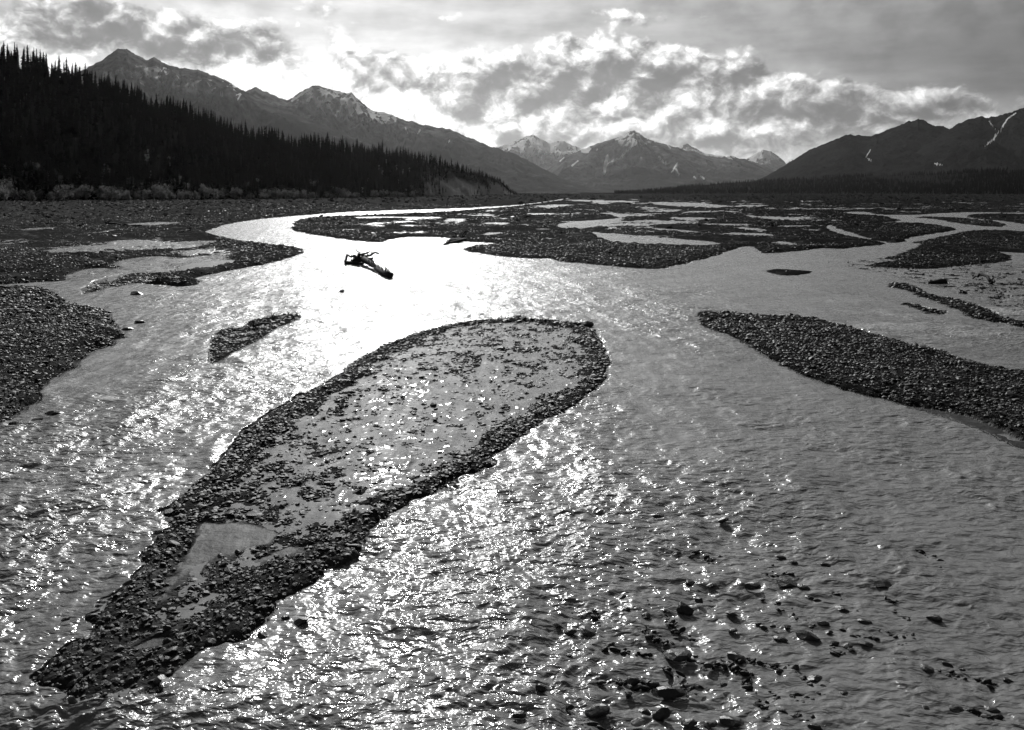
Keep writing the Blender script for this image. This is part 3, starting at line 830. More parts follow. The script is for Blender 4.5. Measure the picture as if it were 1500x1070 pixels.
def region_label(x, y):
    if y < 850 and x < 1100: return ("small dark cobble in the upstream part of the glittering shallows", "cobbles in the upstream shallows")
    if y < 850: return ("small flat dark stone just breaking smooth water upstream of the curving line of cobbles", "flat stones in smooth water")
    if x > 1300: return ("flat dark cobble awash in the dim ripples at the lower right corner", "cobbles at the lower right corner")
    if 1165 < x < 1245 and y < 900: return ("dark cobble in the curving line below the long thin stone", "cobbles in the curving line")
    if 1100 < x < 1290 and y < 960: return ("dark cobble close around the large ragged black rock", "cobbles round the ragged rock")
    if x < 960 and y < 965: return ("dark cobble in the bright glitter left of the tilted slab", "cobbles in the bright glitter")
    if y > 1025: return ("black cobble in the crowded row along the bottom edge", "cobbles along the bottom edge")
    return ("dark wet cobble in the middle of the lower right shallows", "cobbles in the middle of the shallows")
for i, (x, y, w, asp, lab, sp) in enumerate(BL):
    X, Y = unproj(x, y + w * asp * .2)
    hw = w / F * Y / 2 * 1.12
    me = PALE_ME if sp == 'pale' else B_ME[i % 8]
    o = link("boulder", me)
    hw *= .92 if y > 960 else 1.05
    o.location = (X, Y, .03 + hw * asp * .2)
    o.scale = (hw, hw * rb.uniform(.55, .8), hw * max(asp * .8, .34) * 1.0)
    o.rotation_euler = (rb.uniform(-.15, .15), rb.uniform(-.25, .25), rb.uniform(-.45, .45))
    if lab: tag(o, lab, "rock")
    else:
        l_, g_ = region_label(x, y); tag(o, l_, "rock", g_)

# ------------------------------------------------------------------ tubes (driftwood, trunks)
def tube(pts, rad, ns=8, jit=0.0, seed=0):
    r = np.random.default_rng(seed)
    pts = np.array(pts, float); n = len(pts)
    rad = np.interp(np.linspace(0, 1, n), np.linspace(0, 1, len(rad)), rad)
    T = np.gradient(pts, axis=0); T /= np.linalg.norm(T, axis=1)[:, None] + 1e-9
    V = []
    for i in range(n):
        up = np.array([0, 0, 1.0]) if abs(T[i, 2]) < .9 else np.array([1.0, 0, 0])
        a = np.cross(T[i], up); a /= np.linalg.norm(a); c = np.cross(a, T[i])
        th = np.arange(ns) / ns * 2 * np.pi
        rr = rad[i] * (1 + r.uniform(-jit, jit, ns))
        V.append(pts[i] + np.cos(th)[:, None] * a * rr[:, None] + np.sin(th)[:, None] * c * rr[:, None])
    V = np.concatenate(V)
    Fq = []
    for i in range(n - 1):
        for k in range(ns):
            Fq.append((i * ns + k, i * ns + (k + 1) % ns, (i + 1) * ns + (k + 1) % ns, (i + 1) * ns + k))
    caps = []
    for k in range(1, ns - 1):
        caps.append((0, k + 1, k)); e = (n - 1) * ns; caps.append((e, e + k, e + k + 1))
    return V, np.array(Fq), np.array(caps)
def curve(p0, p1, n=7, wob=.1, seed=0, sag=0.0):
    r = np.random.default_rng(seed)
    p0 = np.array(p0, float); p1 = np.array(p1, float)
    t = np.linspace(0, 1, n)[:, None]
    L = np.linalg.norm(p1 - p0)
    w = r.normal(0, wob * L, (n, 3)) * np.sin(t * np.pi)
    q = p0 * (1 - t) + p1 * t + w
    q[:, 2] += sag * L * np.sin(t[:, 0] * np.pi)
    return q
def join(parts):
    V, A, B, off = [], [], [], 0
    for v, q, c in parts:
        V.append(v); A.append(q + off); B.append(c + off); off += len(v)
    return np.concatenate(V), [np.concatenate(A), np.concatenate(B)]
def empty(name, loc, label=None, cat=None, group=None):
    e = bpy.data.objects.new(name, None); COL.objects.link(e); e.location = loc
    e.empty_display_size = .2
    return tag(e, label, cat, group)

# driftwood tree stranded in midstream, roots upstream
rx, ry = unproj(533, 388)
t0 = empty("driftwood_tree", (float(rx), float(ry), 0), "dark uprooted tree with upturned roots stranded in the bright midstream", "driftwood")
tx_, ty_ = unproj(571, 409)
dv = np.array([float(tx_ - rx), float(ty_ - ry), 0])
tr = [tube(np.array([[0, 0, .55], dv * .12 + [0, 0, .5], dv * .35 + [.1, 0, .36], dv * .6 + [-.05, 0, .26], dv * .85 + [0, 0, .24], dv + [0, 0, .3]]), [.34, .26, .22, .20, .20, .30], 12, .2, 5)]
link("trunk", mesh_np("trunk", *join(tr)), M_drift, t0)
rt = []
rd = random.Random(12)
spec = [((-.2, .2, .6), (-1.75, .3, .95), .11), ((-1.6, .3, .95), (-1.9, .2, .05), .13), ((-1.9, .2, .1), (0, .0, .12), .20), ((-.1, 0, .8), (-.9, .2, 1.55), .07), ((-.7, .2, 1.35), (-1.25, .3, 1.95), .03),
        ((0, .1, .8), (-.5, .4, 1.8), .035), ((.0, 0, .7), (1.1, .2, 1.15), .13), ((.7, .1, 1.0), (.8, .2, 1.45), .06), ((1.05, .2, 1.15), (1.45, .2, 1.0), .11), ((.1, 0, .5), (-1.2, -.2, .35), .22),
        ((-.3, 0, .9), (.4, .1, 1.2), .12), ((-.6, 0, .3), (-.5, 0, 1.1), .22), ((-1.1, .1, .2), (-.3, 0, 1.0), .15), ((.2, -.2, .5), (1.0, -.6, .7), .12), ((.3, 0, .6), (.9, .2, .3), .16), ((-.2, 0, .5), (.6, 0, 1.3), .08)]
for i, (a, c, r_) in enumerate(spec):
    rt.append(tube(curve(a, c, 7, .045, i), [r_, r_ * .85, r_ * .55], 7, .2, i))
for i in range(26):
    a = (rd.uniform(-1.1, .7), rd.uniform(-.3, .3), rd.uniform(.3, .9)); c = (a[0] + rd.uniform(-.55, .55), a[1] + rd.uniform(-.4, .4), a[2] + rd.uniform(-.2, .5))
    rt.append(tube(curve(a, c, 5, .1, 40 + i), [.06, .03, .012], 5, .1, i))
link("roots", mesh_np("roots", *join(rt)), M_drift, t0)
bt = []
for i in range(64):
    s = rd.uniform(.08, .98)
    a = dv * s + np.array([rd.uniform(-.12, .12), 0, .4]); L = rd.uniform(.25, .75) * (1 if s > .5 else .7)
    bt = [tube(curve(a, a + np.array([rd.uniform(-.6, .6) * L, rd.uniform(-.6, .6) * L, rd.uniform(.3, 1.0) * L]), 4, .08, i), [.045, .03, .012], 5, .1, i)]
    link("branch_stub", mesh_np("branch_stub", *join(bt)), M_drift, t0)

def log_thing(px0, px1, r0, label, lift=.1, wob=.04, n=8, sag=0.0, roots=True, seed=0, cat="driftwood", z0=.15, name="driftwood_log"):
    x0, y0 = unproj(*px0); x1, y1 = unproj(*px1)
    base = np.array([float(x0), float(y0), 0])
    e = empty(name, tuple(base), label, cat)
    end = np.array([float(x1), float(y1), 0]) - base
    h0 = float(ground_at(np.array([x0]), np.array([y0]))[0][0]); h0 = max(h0, 0)
    h1 = float(ground_at(np.array([x1]), np.array([y1]))[0][0]); h1 = max(h1, 0)
    tr = [tube(curve([0, 0, h0 + z0], end + [0, 0, h1 + lift], n, wob, seed, sag), [r0, r0 * .8, r0 * .5], 8, .15, seed)]
    link("trunk", mesh_np("trunk", *join(tr)), M_drift, e)
    if roots:
        rr_ = random.Random(seed); rt = []
        for i in range(9):
            a = [0, 0, h0 + z0]; k = r0 * rr_.uniform(3.5, 7)
            c = [rr_.uniform(-1, 1) * k, rr_.uniform(-.6, .6) * k, h0 + z0 + rr_.uniform(-.2, 1.0) * k]
            rt.append(tube(curve(a, c, 5, .1, seed * 10 + i), [r0 * .5, r0 * .3, r0 * .1], 6, .15, i))
        link("roots", mesh_np("roots", *join(rt)), M_drift, e)
    return e
log_thing((674, 353), (650, 359.5), .30, "curved dark log with a broken end at the mouth of the small inlet", .0, .05, sag=.05, seed=3)
log_thing((156, 331), (206, 332), .22, "grey stranded log with upturned roots beside a thin bright pool on the left flat", .1, .02, seed=5)
log_thing((278, 341), (262, 343), .16, "short pale driftwood snag on the left flat near the river bend", .15, .03, seed=8)
log_thing((147, 376), (172, 368), .14, "thin dark pole lying across the bright pool on the left flat", .1, .02, roots=False, seed=9)
log_thing((1385, 415), (1361, 416), .22, "short thick dark log on the shoal right of the triangular islet", .1, .02, roots=False, seed=11)
log_thing((1453, 418), (1425, 411), .12, "bent dark branch arching over the shoal towards the right edge", .15, .03, sag=.15, seed=13)
log_thing((372, 483), (440, 463), .06, "tangle of thin dead branches along the crest of the small rocky islet", .05, .03, seed=15, z0=.12, name="dead_branch")
# dead twigs standing on the islet
for i, (x, y, s_) in enumerate([(401, 468, .55), (422, 466, .4), (436, 464, .4), (372, 478, .35)]):
    X, Y = unproj(x, y)
    e = []
    for k in range(7):
        L = s_ * rd.uniform(.6, 1.2)
        e.append(tube(curve([0, 0, -.05], [rd.uniform(-.6, .6) * L, rd.uniform(-.5, .5) * L, rd.uniform(.5, 1) * L], 5, .08, i * 9 + k), [.02, .014, .006], 4, .1, k))
    o = link("dead_twigs", mesh_np("dead_twigs", *join(e)), M_drift); o.location = (float(X), float(Y), max(0, float(ground_at(np.array([X]), np.array([Y]))[0][0])))
    tag(o, ["spray of bare twigs standing tallest over the crest of the small rocky islet", "low bare twigs right of the tallest spray on the small islet", "low bare twigs at the upstream tip of the small islet", "low bare twigs at the near end of the branch tangle on the small islet"][i], "dead twigs")

# ------------------------------------------------------------------ left hill
SKY_X = [-900, -300, 0, 15, 40, 79, 114, 148, 183, 202, 219, 242, 266, 306, 348, 380, 410, 444, 491, 549, 581, 611, 645, 678, 712, 732, 749, 760]
SKY_Y = [-60, 20, 70, 70, 80, 88, 96, 110, 120, 130, 143, 146, 154, 168, 180, 191, 194, 199, 205, 212, 217, 224, 231, 241, 250, 259, 276, 284]
def tree_h(D): return 13.5
def hill_params(xp):
    D = toe_D(xp); zt = CH - D * (toe_Y(xp) - HZ) / F
    Wd = np.interp(xp, [-900, 0, 300, 600, 700, 760], [130, 130, 130, 110, 80, 45])
    # trees on the crest reach the skyline
    top = CH + (D + Wd) * (HZ - np.interp(xp, SKY_X, SKY_Y)) / F - np.interp(xp, [0, 600, 700, 760], [10.5, 9.5, 8, 3])
    return D, zt, Wd, np.maximum(top, zt)
def hill_h(X, Y):
    xp = 750 + X / Y * F
    D, zt, Wd, top = hill_params(xp)
    t = (Y - D) / Wd
    s = np.clip(t, 0, 1)
    prof = s * .9 + .1 * np.sin(s * np.pi / 2)
    h = zt + (top - zt) * prof
    h = np.where(t > 1, top - (t - 1) * Wd * .05, h)
    h = np.where(t < 0, zt - 1.0, h)
    amp = np.minimum(3.0, (top - zt) * .12) * sstep(t, 0, .3) * (1 - sstep(t, .7, 1.0))
    return h + amp * fbm(X * .03, Y * .03, 201, 4)
hx = np.arange(-900, 762, 4.0)
tt = np.concatenate([np.linspace(-.08, 1.05, 70), np.linspace(1.1, 4, 12)])
HXP, HT = np.meshgrid(hx, tt, indexing='xy')
D, zt, Wd, top = hill_params(HXP)
HYY = D + HT * Wd; HXX = (HXP - 750) / F * HYY
HZ_ = hill_h(HXX, HYY)
M_hill, b, pr, out = new_mat("hillside_soil")
pos = b.node('ShaderNodeNewGeometry').outputs['Position']
scree = b.attr('scree')
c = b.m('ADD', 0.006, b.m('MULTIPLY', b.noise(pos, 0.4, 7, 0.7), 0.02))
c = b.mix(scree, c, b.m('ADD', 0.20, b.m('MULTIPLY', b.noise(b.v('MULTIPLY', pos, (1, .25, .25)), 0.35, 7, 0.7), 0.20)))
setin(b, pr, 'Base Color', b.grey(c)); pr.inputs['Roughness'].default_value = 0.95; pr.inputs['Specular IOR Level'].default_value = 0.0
setin(b, pr, 'Normal', bump(b, b.noise(pos, 0.5, 8, 0.7), 0.8, 1.2))
scr = np.exp(-((HXP - 672) / 45) ** 2) * (1 - sstep(HT, .35, .75)) + .6 * np.exp(-((HXP - 730) / 18) ** 2) * (1 - sstep(HT, .5, .9))
scr = np.clip(scr * 1.6 + .35 * fbm(HXX * .05, HYY * .05, 222, 3), 0, 1) * sstep(HXP, 600, 640)
me = mesh_np("wooded_hill", np.stack([HXX, HYY, HZ_], -1).reshape(-1, 3), grid_faces(len(tt), len(hx)), True, {'scree': scr})
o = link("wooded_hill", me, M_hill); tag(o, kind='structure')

# ------------------------------------------------------------------ spruces
def spruce_crown(seed, H=13.0, levels=24, nb=8, fill=True, width=1.0):
    r = np.random.default_rng(seed)
    V, Fc = [], []
    base = H * r.uniform(.06, .14)
    Rm = H * r.uniform(.11, .15) * width
    zs = np.linspace(base, H * .985, levels)
    for i, z in enumerate(zs):
        t = (z - base) / (H - base)
        rad = Rm * (1 - t) ** .8 * (1 + .25 * r.normal()) + .12
        rad *= 1 + .25 * math.sin(t * 9 + seed)
        for k in range(nb if t < .8 else max(4, nb - 3)):
            a = r.uniform(0, 2 * np.pi); L = rad * r.uniform(.65, 1.25)
            droop = -L * r.uniform(.15, .45); w = L * r.uniform(.28, .42) + .05
            ca, sa = math.cos(a), math.sin(a)
            n = len(V)
            th = H / levels * .75
            V += [(0, 0, z + th * .6), (ca * L * .6 - sa * w, sa * L * .6 + ca * w, z + droop * .5 + r.uniform(-.1, .1)),
                  (ca * L, sa * L, z + droop + r.uniform(0, .15)), (ca * L * .6 + sa * w, sa * L * .6 - ca * w, z + droop * .5 + r.uniform(-.1, .1)),
                  (ca * L * .45, sa * L * .45, z + droop * .5 - th * .8)]
            Fc += [(n, n + 1, n + 2), (n, n + 2, n + 3), (n + 1, n + 4, n + 2), (n + 2, n + 4, n + 3)]
    # leader
    n = len(V)
    V += [(0, 0, H * 1.02), (.10, 0, H * .9), (-.06, .09, H * .9), (-.06, -.09, H * .9)]
    Fc += [(n, n + 1, n + 2), (n, n + 2, n + 3), (n, n + 3, n + 1)]
    if fill:
        n = len(V); ns = 7; nl = 6
        for i in range(nl):
            t = i / (nl - 1); z = base + (H * .96 - base) * t
            for k in range(ns):
                a = k / ns * 2 * np.pi + i; q = Rm * .5 * (1 - t) ** .9 * r.uniform(.6, 1.2) + .02
                V.append((math.cos(a) * q, math.sin(a) * q, z))
        for i in range(nl - 1):
            for k in range(ns):
                a0 = n + i * ns + k; a1 = n + i * ns + (k + 1) % ns
                Fc += [(a0, a1, a1 + ns), (a0, a1 + ns, a0 + ns)]
    return np.array(V), np.array(Fc)
CROWNS, TRUNKS = [], []
for i in range(10):
    H = 13.0
    v, f = spruce_crown(300 + i, H, 26, 9, True, [.75, .85, 1, 1.1, .7, .95, 1.2, .8, 1.0, .9][i])
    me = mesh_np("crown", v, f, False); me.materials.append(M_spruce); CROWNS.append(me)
    tv, tq, tc_ = tube([(0, 0, -.6), (0, 0, 3), (0, 0, 8), (0, 0, 12.5)], [.19, .15, .09, .02], 6, .08, i)
    me = mesh_np("trunk", tv, [tq, tc_]); me.materials.append(M_bark); TRUNKS.append(me)
# candidate places over the slope
N = 9000
xs = rng.uniform(-420, 757, N); 
D, zt, Wd, top = hill_params(xs)
keepw = np.interp(xs, [-420, 0, 757], [.45, .45, 1.0]); ok = rng.uniform(0, 1, N) < keepw
ts = rng.uniform(-.02, 1.03, N)
ts = np.where(rng.uniform(0, 1, N) < .25, rng.uniform(.9, 1.03, N), ts)
YY = D + ts * Wd; XX = (xs - 750) / F * YY
scr_t = (np.exp(-((xs - 672) / 40) ** 2) * (ts < .62)) + (np.exp(-((xs - 730) / 14) ** 2) * (ts < .5))
gap = fbm(XX * .02, YY * .02, 260, 3) > np.interp(xs, [0, 400], [.75, .38])
light = np.exp(-((xs - 572) / 40) ** 2 - ((ts - .62) / .2) ** 2) * .8
ok &= (rng.uniform(0, 1, N) > scr_t * 1.15) & ~(gap & (ts < .75) & (rng.uniform(0, 1, N) < .7)) & (rng.uniform(0, 1, N) > light)
XX, YY, ts, xs = XX[ok], YY[ok], ts[ok], xs[ok]
# keep a little distance between trees
cell = {}
sel = []
for i in np.argsort(-rng.uniform(0, 1, len(XX))):
    key = (int(XX[i] // 2.6), int(YY[i] // 2.6))
    if key in cell: continue
    cell[key] = 1; sel.append(i)
sel = np.array(sel)
XX, YY, ts, xs = XX[sel], YY[sel], ts[sel], xs[sel]
ZZ = hill_h(XX, YY)
SC = rng.uniform(.45, 1.18, len(XX)) * np.where(rng.uniform(0, 1, len(XX)) < .07, 1.22, 1.0) * np.interp(xs, [0, 600, 700, 757], [1, .85, .6, .3]) * (1 + .22 * fbm(XX * .04, YY * .04, 270, 3))
print("trees", len(XX))
vis = (xs > -12)
order = np.argsort(YY + np.where(vis, 0, 1e5) - SC * 60)
# of the visible ones: the front row and the skyline row show most
score = np.where(vis, SC * 13 * F / YY, 0) * (1 + .7 * (ts > .85) + .5 * (ts < .12))
order = np.argsort(-score)
hero = set(order[:300].tolist())
def tree_label(x, t, sc, j):
    form = ('tall' if sc > 1.02 else 'short' if sc < .72 else 'medium') + (' slim' if CW[j] < .9 else ' full')
    if t > .85:
        q, g = ("spruce on the skyline at the high left end of the wooded hill", "spruces on the high skyline") if x < 70 else \
            ("spruce on the skyline just left of the big dark peak", "spruces beside the big peak") if x < 160 else \
            ("spruce on the sloping skyline beneath the big dark peak", "spruces on the sloping skyline") if x < 330 else \
            ("spruce on the low skyline beneath the snow-streaked ridge", "spruces on the low skyline")
    elif t < .25:
        q, g = ("spruce at the hill foot behind the willows at far left", "spruces at the hill foot") if x < 150 else \
            ("spruce at the hill foot behind willows, left of the river bend", "spruces left of the bend") if x < 330 else \
            ("spruce at the hill foot behind willows, above the river bend", "spruces above the bend")
    else: q, g = ("spruce packed in the black middle slope of the wooded hill", "spruces on the middle slope")
    return form + ' ' + q, form + ' ' + g
CW = [.75, .85, 1, 1.1, .7, .95, 1.2, .8, 1.0, .9]
for k, i in enumerate(sorted(hero)):
    e = empty("spruce_tree", (float(XX[i]), float(YY[i]), float(ZZ[i])))
    s = float(SC[i]); e.scale = (s, s, s); e.rotation_euler = (rng.normal(0, .015), rng.normal(0, .015), rng.uniform(0, 6.28))
    j = int(rng.integers(0, 10))
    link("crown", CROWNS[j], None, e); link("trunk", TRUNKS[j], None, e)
    l_, g_ = tree_label(xs[i], ts[i], s, j); tag(e, l_, "tree", g_)
LOWT = [spruce_crown(500 + i, 13.0, 13, 6, True, 1.0) for i in range(8)]
def forest(name, X, Y, Z, S, mat):
    kind = rng.integers(0, len(LOWT), len(X)); ang = rng.uniform(0, 6.28, len(X))
    Vs, Fs, off = [], [], 0
    for k in range(len(LOWT)):
        q = np.nonzero(kind == k)[0]
        if not len(q): continue
        v, f = LOWT[k]
        ca, sa = np.cos(ang[q])[:, None], np.sin(ang[q])[:, None]; s = S[q][:, None]
        w = np.stack([(v[None, :, 0] * ca - v[None, :, 1] * sa) * s + X[q][:, None], (v[None, :, 0] * sa + v[None, :, 1] * ca) * s + Y[q][:, None], v[None, :, 2] * s + Z[q][:, None]], -1)
        Vs.append(w.reshape(-1, 3)); Fs.append((f[None] + (np.arange(len(q)) * len(v))[:, None, None]).reshape(-1, 3) + off); off += len(q) * len(v)
    o = link(name, mesh_np(name, np.concatenate(Vs), np.concatenate(Fs), False), mat)
    return tag(o, kind='stuff')
rest = np.array([i for i in range(len(XX)) if i not in hero])
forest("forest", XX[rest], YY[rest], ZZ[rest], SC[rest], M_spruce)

# ------------------------------------------------------------------ willows and poplars at the foot of the hill
def leafy(seed, H, Rw, n, leaf, lobes):
    r = np.random.default_rng(seed)
    cs = []
    for _ in range(lobes):
        a = r.uniform(0, 6.28); q = Rw * r.uniform(0, .75)
        cs.append((math.cos(a) * q, math.sin(a) * q, H * r.uniform(.25, .85), Rw * r.uniform(.14, .36)))
    V, Fc = [], []
    for i in range(n):
        cx, cy_, cz, cr = cs[r.integers(0, lobes)]
        d = r.normal(size=3); d /= np.linalg.norm(d); q = cr * r.uniform(.5, 1.1)
        p = np.array([cx, cy_, cz]) + d * q * [1, 1, 1.15]
        if p[2] < .05: continue
        u = r.normal(size=3); u /= np.linalg.norm(u); w = np.cross(u, r.normal(size=3)); w /= np.linalg.norm(w)
        l = leaf * r.uniform(.6, 1.4); k = len(V)
        V += [p - u * l, p + w * l * .45, p + u * l, p - w * l * .45]; Fc.append((k, k + 1, k + 2, k + 3))
    st = []
    for i, (cx, cy_, cz, cr) in enumerate(cs):
        st.append(tube(curve([cx * .15, cy_ * .15, -.3], [cx, cy_, cz], 5, .05, seed + i), [.06, .045, .02], 5, .1, i))
    return np.array(V), np.array(Fc), st
SHR = []
for i in range(8):
    v, f, st = leafy(700 + i, 3.4 + .3 * (i % 4), 2.6, 560, .19, 15)
    m1 = mesh_np("foliage", v, f, False); m1.materials.append(M_willow)
    m2 = mesh_np("stems", *join(st)); m2.materials.append(M_bark)
    SHR.append((m1, m2))
POP = []
for i in range(4):
    v, f, st = leafy(800 + i, 9, 1.7, 900, .2, 11)
    m1 = mesh_np("crown", v, f, False); m1.materials.append(M_birch)
    st.append(tube([(0, 0, -.3), (0.1, 0, 4), (0, 0, 8)], [.13, .1, .03], 6, .1, 3))
    m2 = mesh_np("trunk", *join(st)); m2.materials.append(M_bark)
    POP.append((m1, m2))
def place(name, pair, names, X, Y, Z, s, label, cat, group):
    e = empty(name, (float(X), float(Y), float(Z)), label, cat, group)
    e.scale = (s * rng.uniform(.9, 1.15), s, s * rng.uniform(.85, 1.2)); e.rotation_euler.z = rng.uniform(0, 6.28)
    link(names[0], pair[0], None, e); link(names[1], pair[1], None, e)
ns_ = 0
for i in range(190):
    x = rng.uniform(-10, 640) if i < 168 else rng.uniform(-420, -10)
    D, zt, Wd, top = hill_params(np.array([x]))
    Y = float(D[0]) + rng.uniform(-13, 3) + (rng.uniform(4, 22) if i % 3 == 0 else 0); X = (x - 750) / F * Y
    Zg = float(ground_at(np.array([X]), np.array([Y]))[0][0])
    Zg = max(Zg, float(hill_h(np.array([X]), np.array([Y]))[0])) 
    s = rng.uniform(.6, 1.0) * (1.9 if rng.uniform() < .25 else 1.2) * np.interp(x, [0, 400, 640], [1.1, 1.2, 1.0])
    size = 'tall' if s > 1.25 else 'low' if s < .95 else 'middling'
    if x < 90: lab = ("grey-leaved willow bush below the forest at the left edge of the picture", "willow bushes at the left edge")
    elif x < 200: lab = ("grey-leaved willow bush in the thicket below the highest spruces", "willow bushes below the highest spruces")
    elif x < 300: lab = ("pale willow bush at the forest edge, left of the river bend", "willow bushes left of the bend")
    elif x < 420: lab = ("pale willow bush at the forest edge, straight above the river bend", "willow bushes above the bend")
    else: lab = ("willow bush at the hill foot between the river bend and the bare bluff", "willow bushes before the bluff")
    lab = (size + ' ' + lab[0], size + ' ' + lab[1])
    place("willow_bush", SHR[i % 8], ("foliage", "stems"), X, Y, Zg - .1, s, lab[0], "bush", lab[1])
for i, (x, t, s) in enumerate([(70, .02, .8), (28, .35, .7), (100, .03, 1.0), (115, .14, .8), (155, .2, .8), (215, .3, 1.2), (222, .2, 1.0), (238, .02, 1.2), (262, .12, 1.2), (268, .02, 1.0), (248, .3, .9), (295, .05, .9), (330, .02, 1.1), (338, .03, 1.0), (378, .12, 1.1), (384, .02, .8), (405, .1, .8), (418, .1, .8),
      (555, .6, .7), (566, .7, .8), (580, .62, .9), (590, .55, .9), (600, .6, .8), (572, .5, .8), (560, .45, .8), (538, .3, .7), (583, .3, .8), (530, .05, .9), (545, .03, .7), (607, .05, .9), (628, .1, .8), (615, .1, .8), (650, .55, .7), (700, .5, .6), (690, .55, .6), (715, .5, .5)]):
    D, zt, Wd, top = hill_params(np.array([float(x)]))
    Y = float(D[0] + t * Wd[0]) - 3; X = (x - 750) / F * Y
    Z = float(hill_h(np.array([X]), np.array([Y]))[0])
    if x < 200: lab = ("slender pale-leaved poplar among black spruces on the left of the hill", "pale poplars at left")
    elif x < 450: lab = ("pale-leaved poplar standing out against the dark forest edge left of the bend", "pale poplars at the forest edge")
    else: lab = ("small pale poplar in the thin open patch of the lower hill nose", "pale poplars on the hill nose")
    place("poplar_tree", POP[i % 4], ("crown", "trunk"), X, Y, Z, s, lab[0], "tree", lab[1])

# ------------------------------------------------------------------ right hand wooded rise
RX = [850, 915, 940, 1000, 1060, 1120, 1250, 1350, 1500, 1800, 2400]
RY = [286, 283.5, 277, 270, 265, 261, 253, 250, 242, 232, 220]
def rise_h(X, Y):
    xp = 750 + X / Y * F
    D = np.interp(xp, [850, 1000, 1500, 2400], [2300, 1900, 1150, 800]); Wd = D * .45
    top = CH + (D + Wd) * (HZ - np.interp(xp, RX, RY)) / F - 9
    t = (Y - D) / Wd
    s = np.clip(t, 0, 1)
    h = 2.0 + (np.maximum(top, 2) - 2) * (s ** 1.15)
    h = np.where(t > 1, top - (t - 1) * 10, h)
    return np.where(t < 0, 1.0, h) + fbm(X * .01, Y * .01, 330, 3) * 2 * sstep(t, 0, .2) * (1 - sstep(t, .6, 1))
rxp = np.arange(850, 2400, 8.0); rt_ = np.concatenate([np.linspace(-.03, 1.05, 40), [1.5, 2.5]])
A, B = np.meshgrid(rxp, rt_, indexing='xy')
D = np.interp(A, [850, 1000, 1500, 2400], [2300, 1900, 1150, 800])
Y_ = D + B * D * .45; X_ = (A - 750) / F * Y_
zz_ = rise_h(X_, Y_)
me = mesh_np("low_hills", np.stack([X_, Y_, zz_], -1).reshape(-1, 3), grid_faces(len(rt_), len(rxp)), True, {'scree': zz_ * 0})
o = link("low_hills", me, M_hill); tag(o, kind='structure')
N = 16000
xs2 = 900 + (1850 - 900) * rng.uniform(0, 1, N); t2 = rng.uniform(0, 1, N) ** .9
D = np.interp(xs2, [850, 1000, 1500, 2400], [2300, 1900, 1150, 800])
Y2 = D + t2 * D * .45 ; X2 = (xs2 - 750) / F * Y2
gapm = (fbm(X2 * .006, Y2 * .006, 340, 3) > .15) & (t2 > .35)
k2 = ~(gapm & (rng.uniform(0, 1, N) < .85))
X2, Y2, t2, xs2 = X2[k2], Y2[k2], t2[k2], xs2[k2]
forest("distant_forest", X2, Y2, rise_h(X2, Y2), rng.uniform(.35, .9, len(X2)), M_spruce)

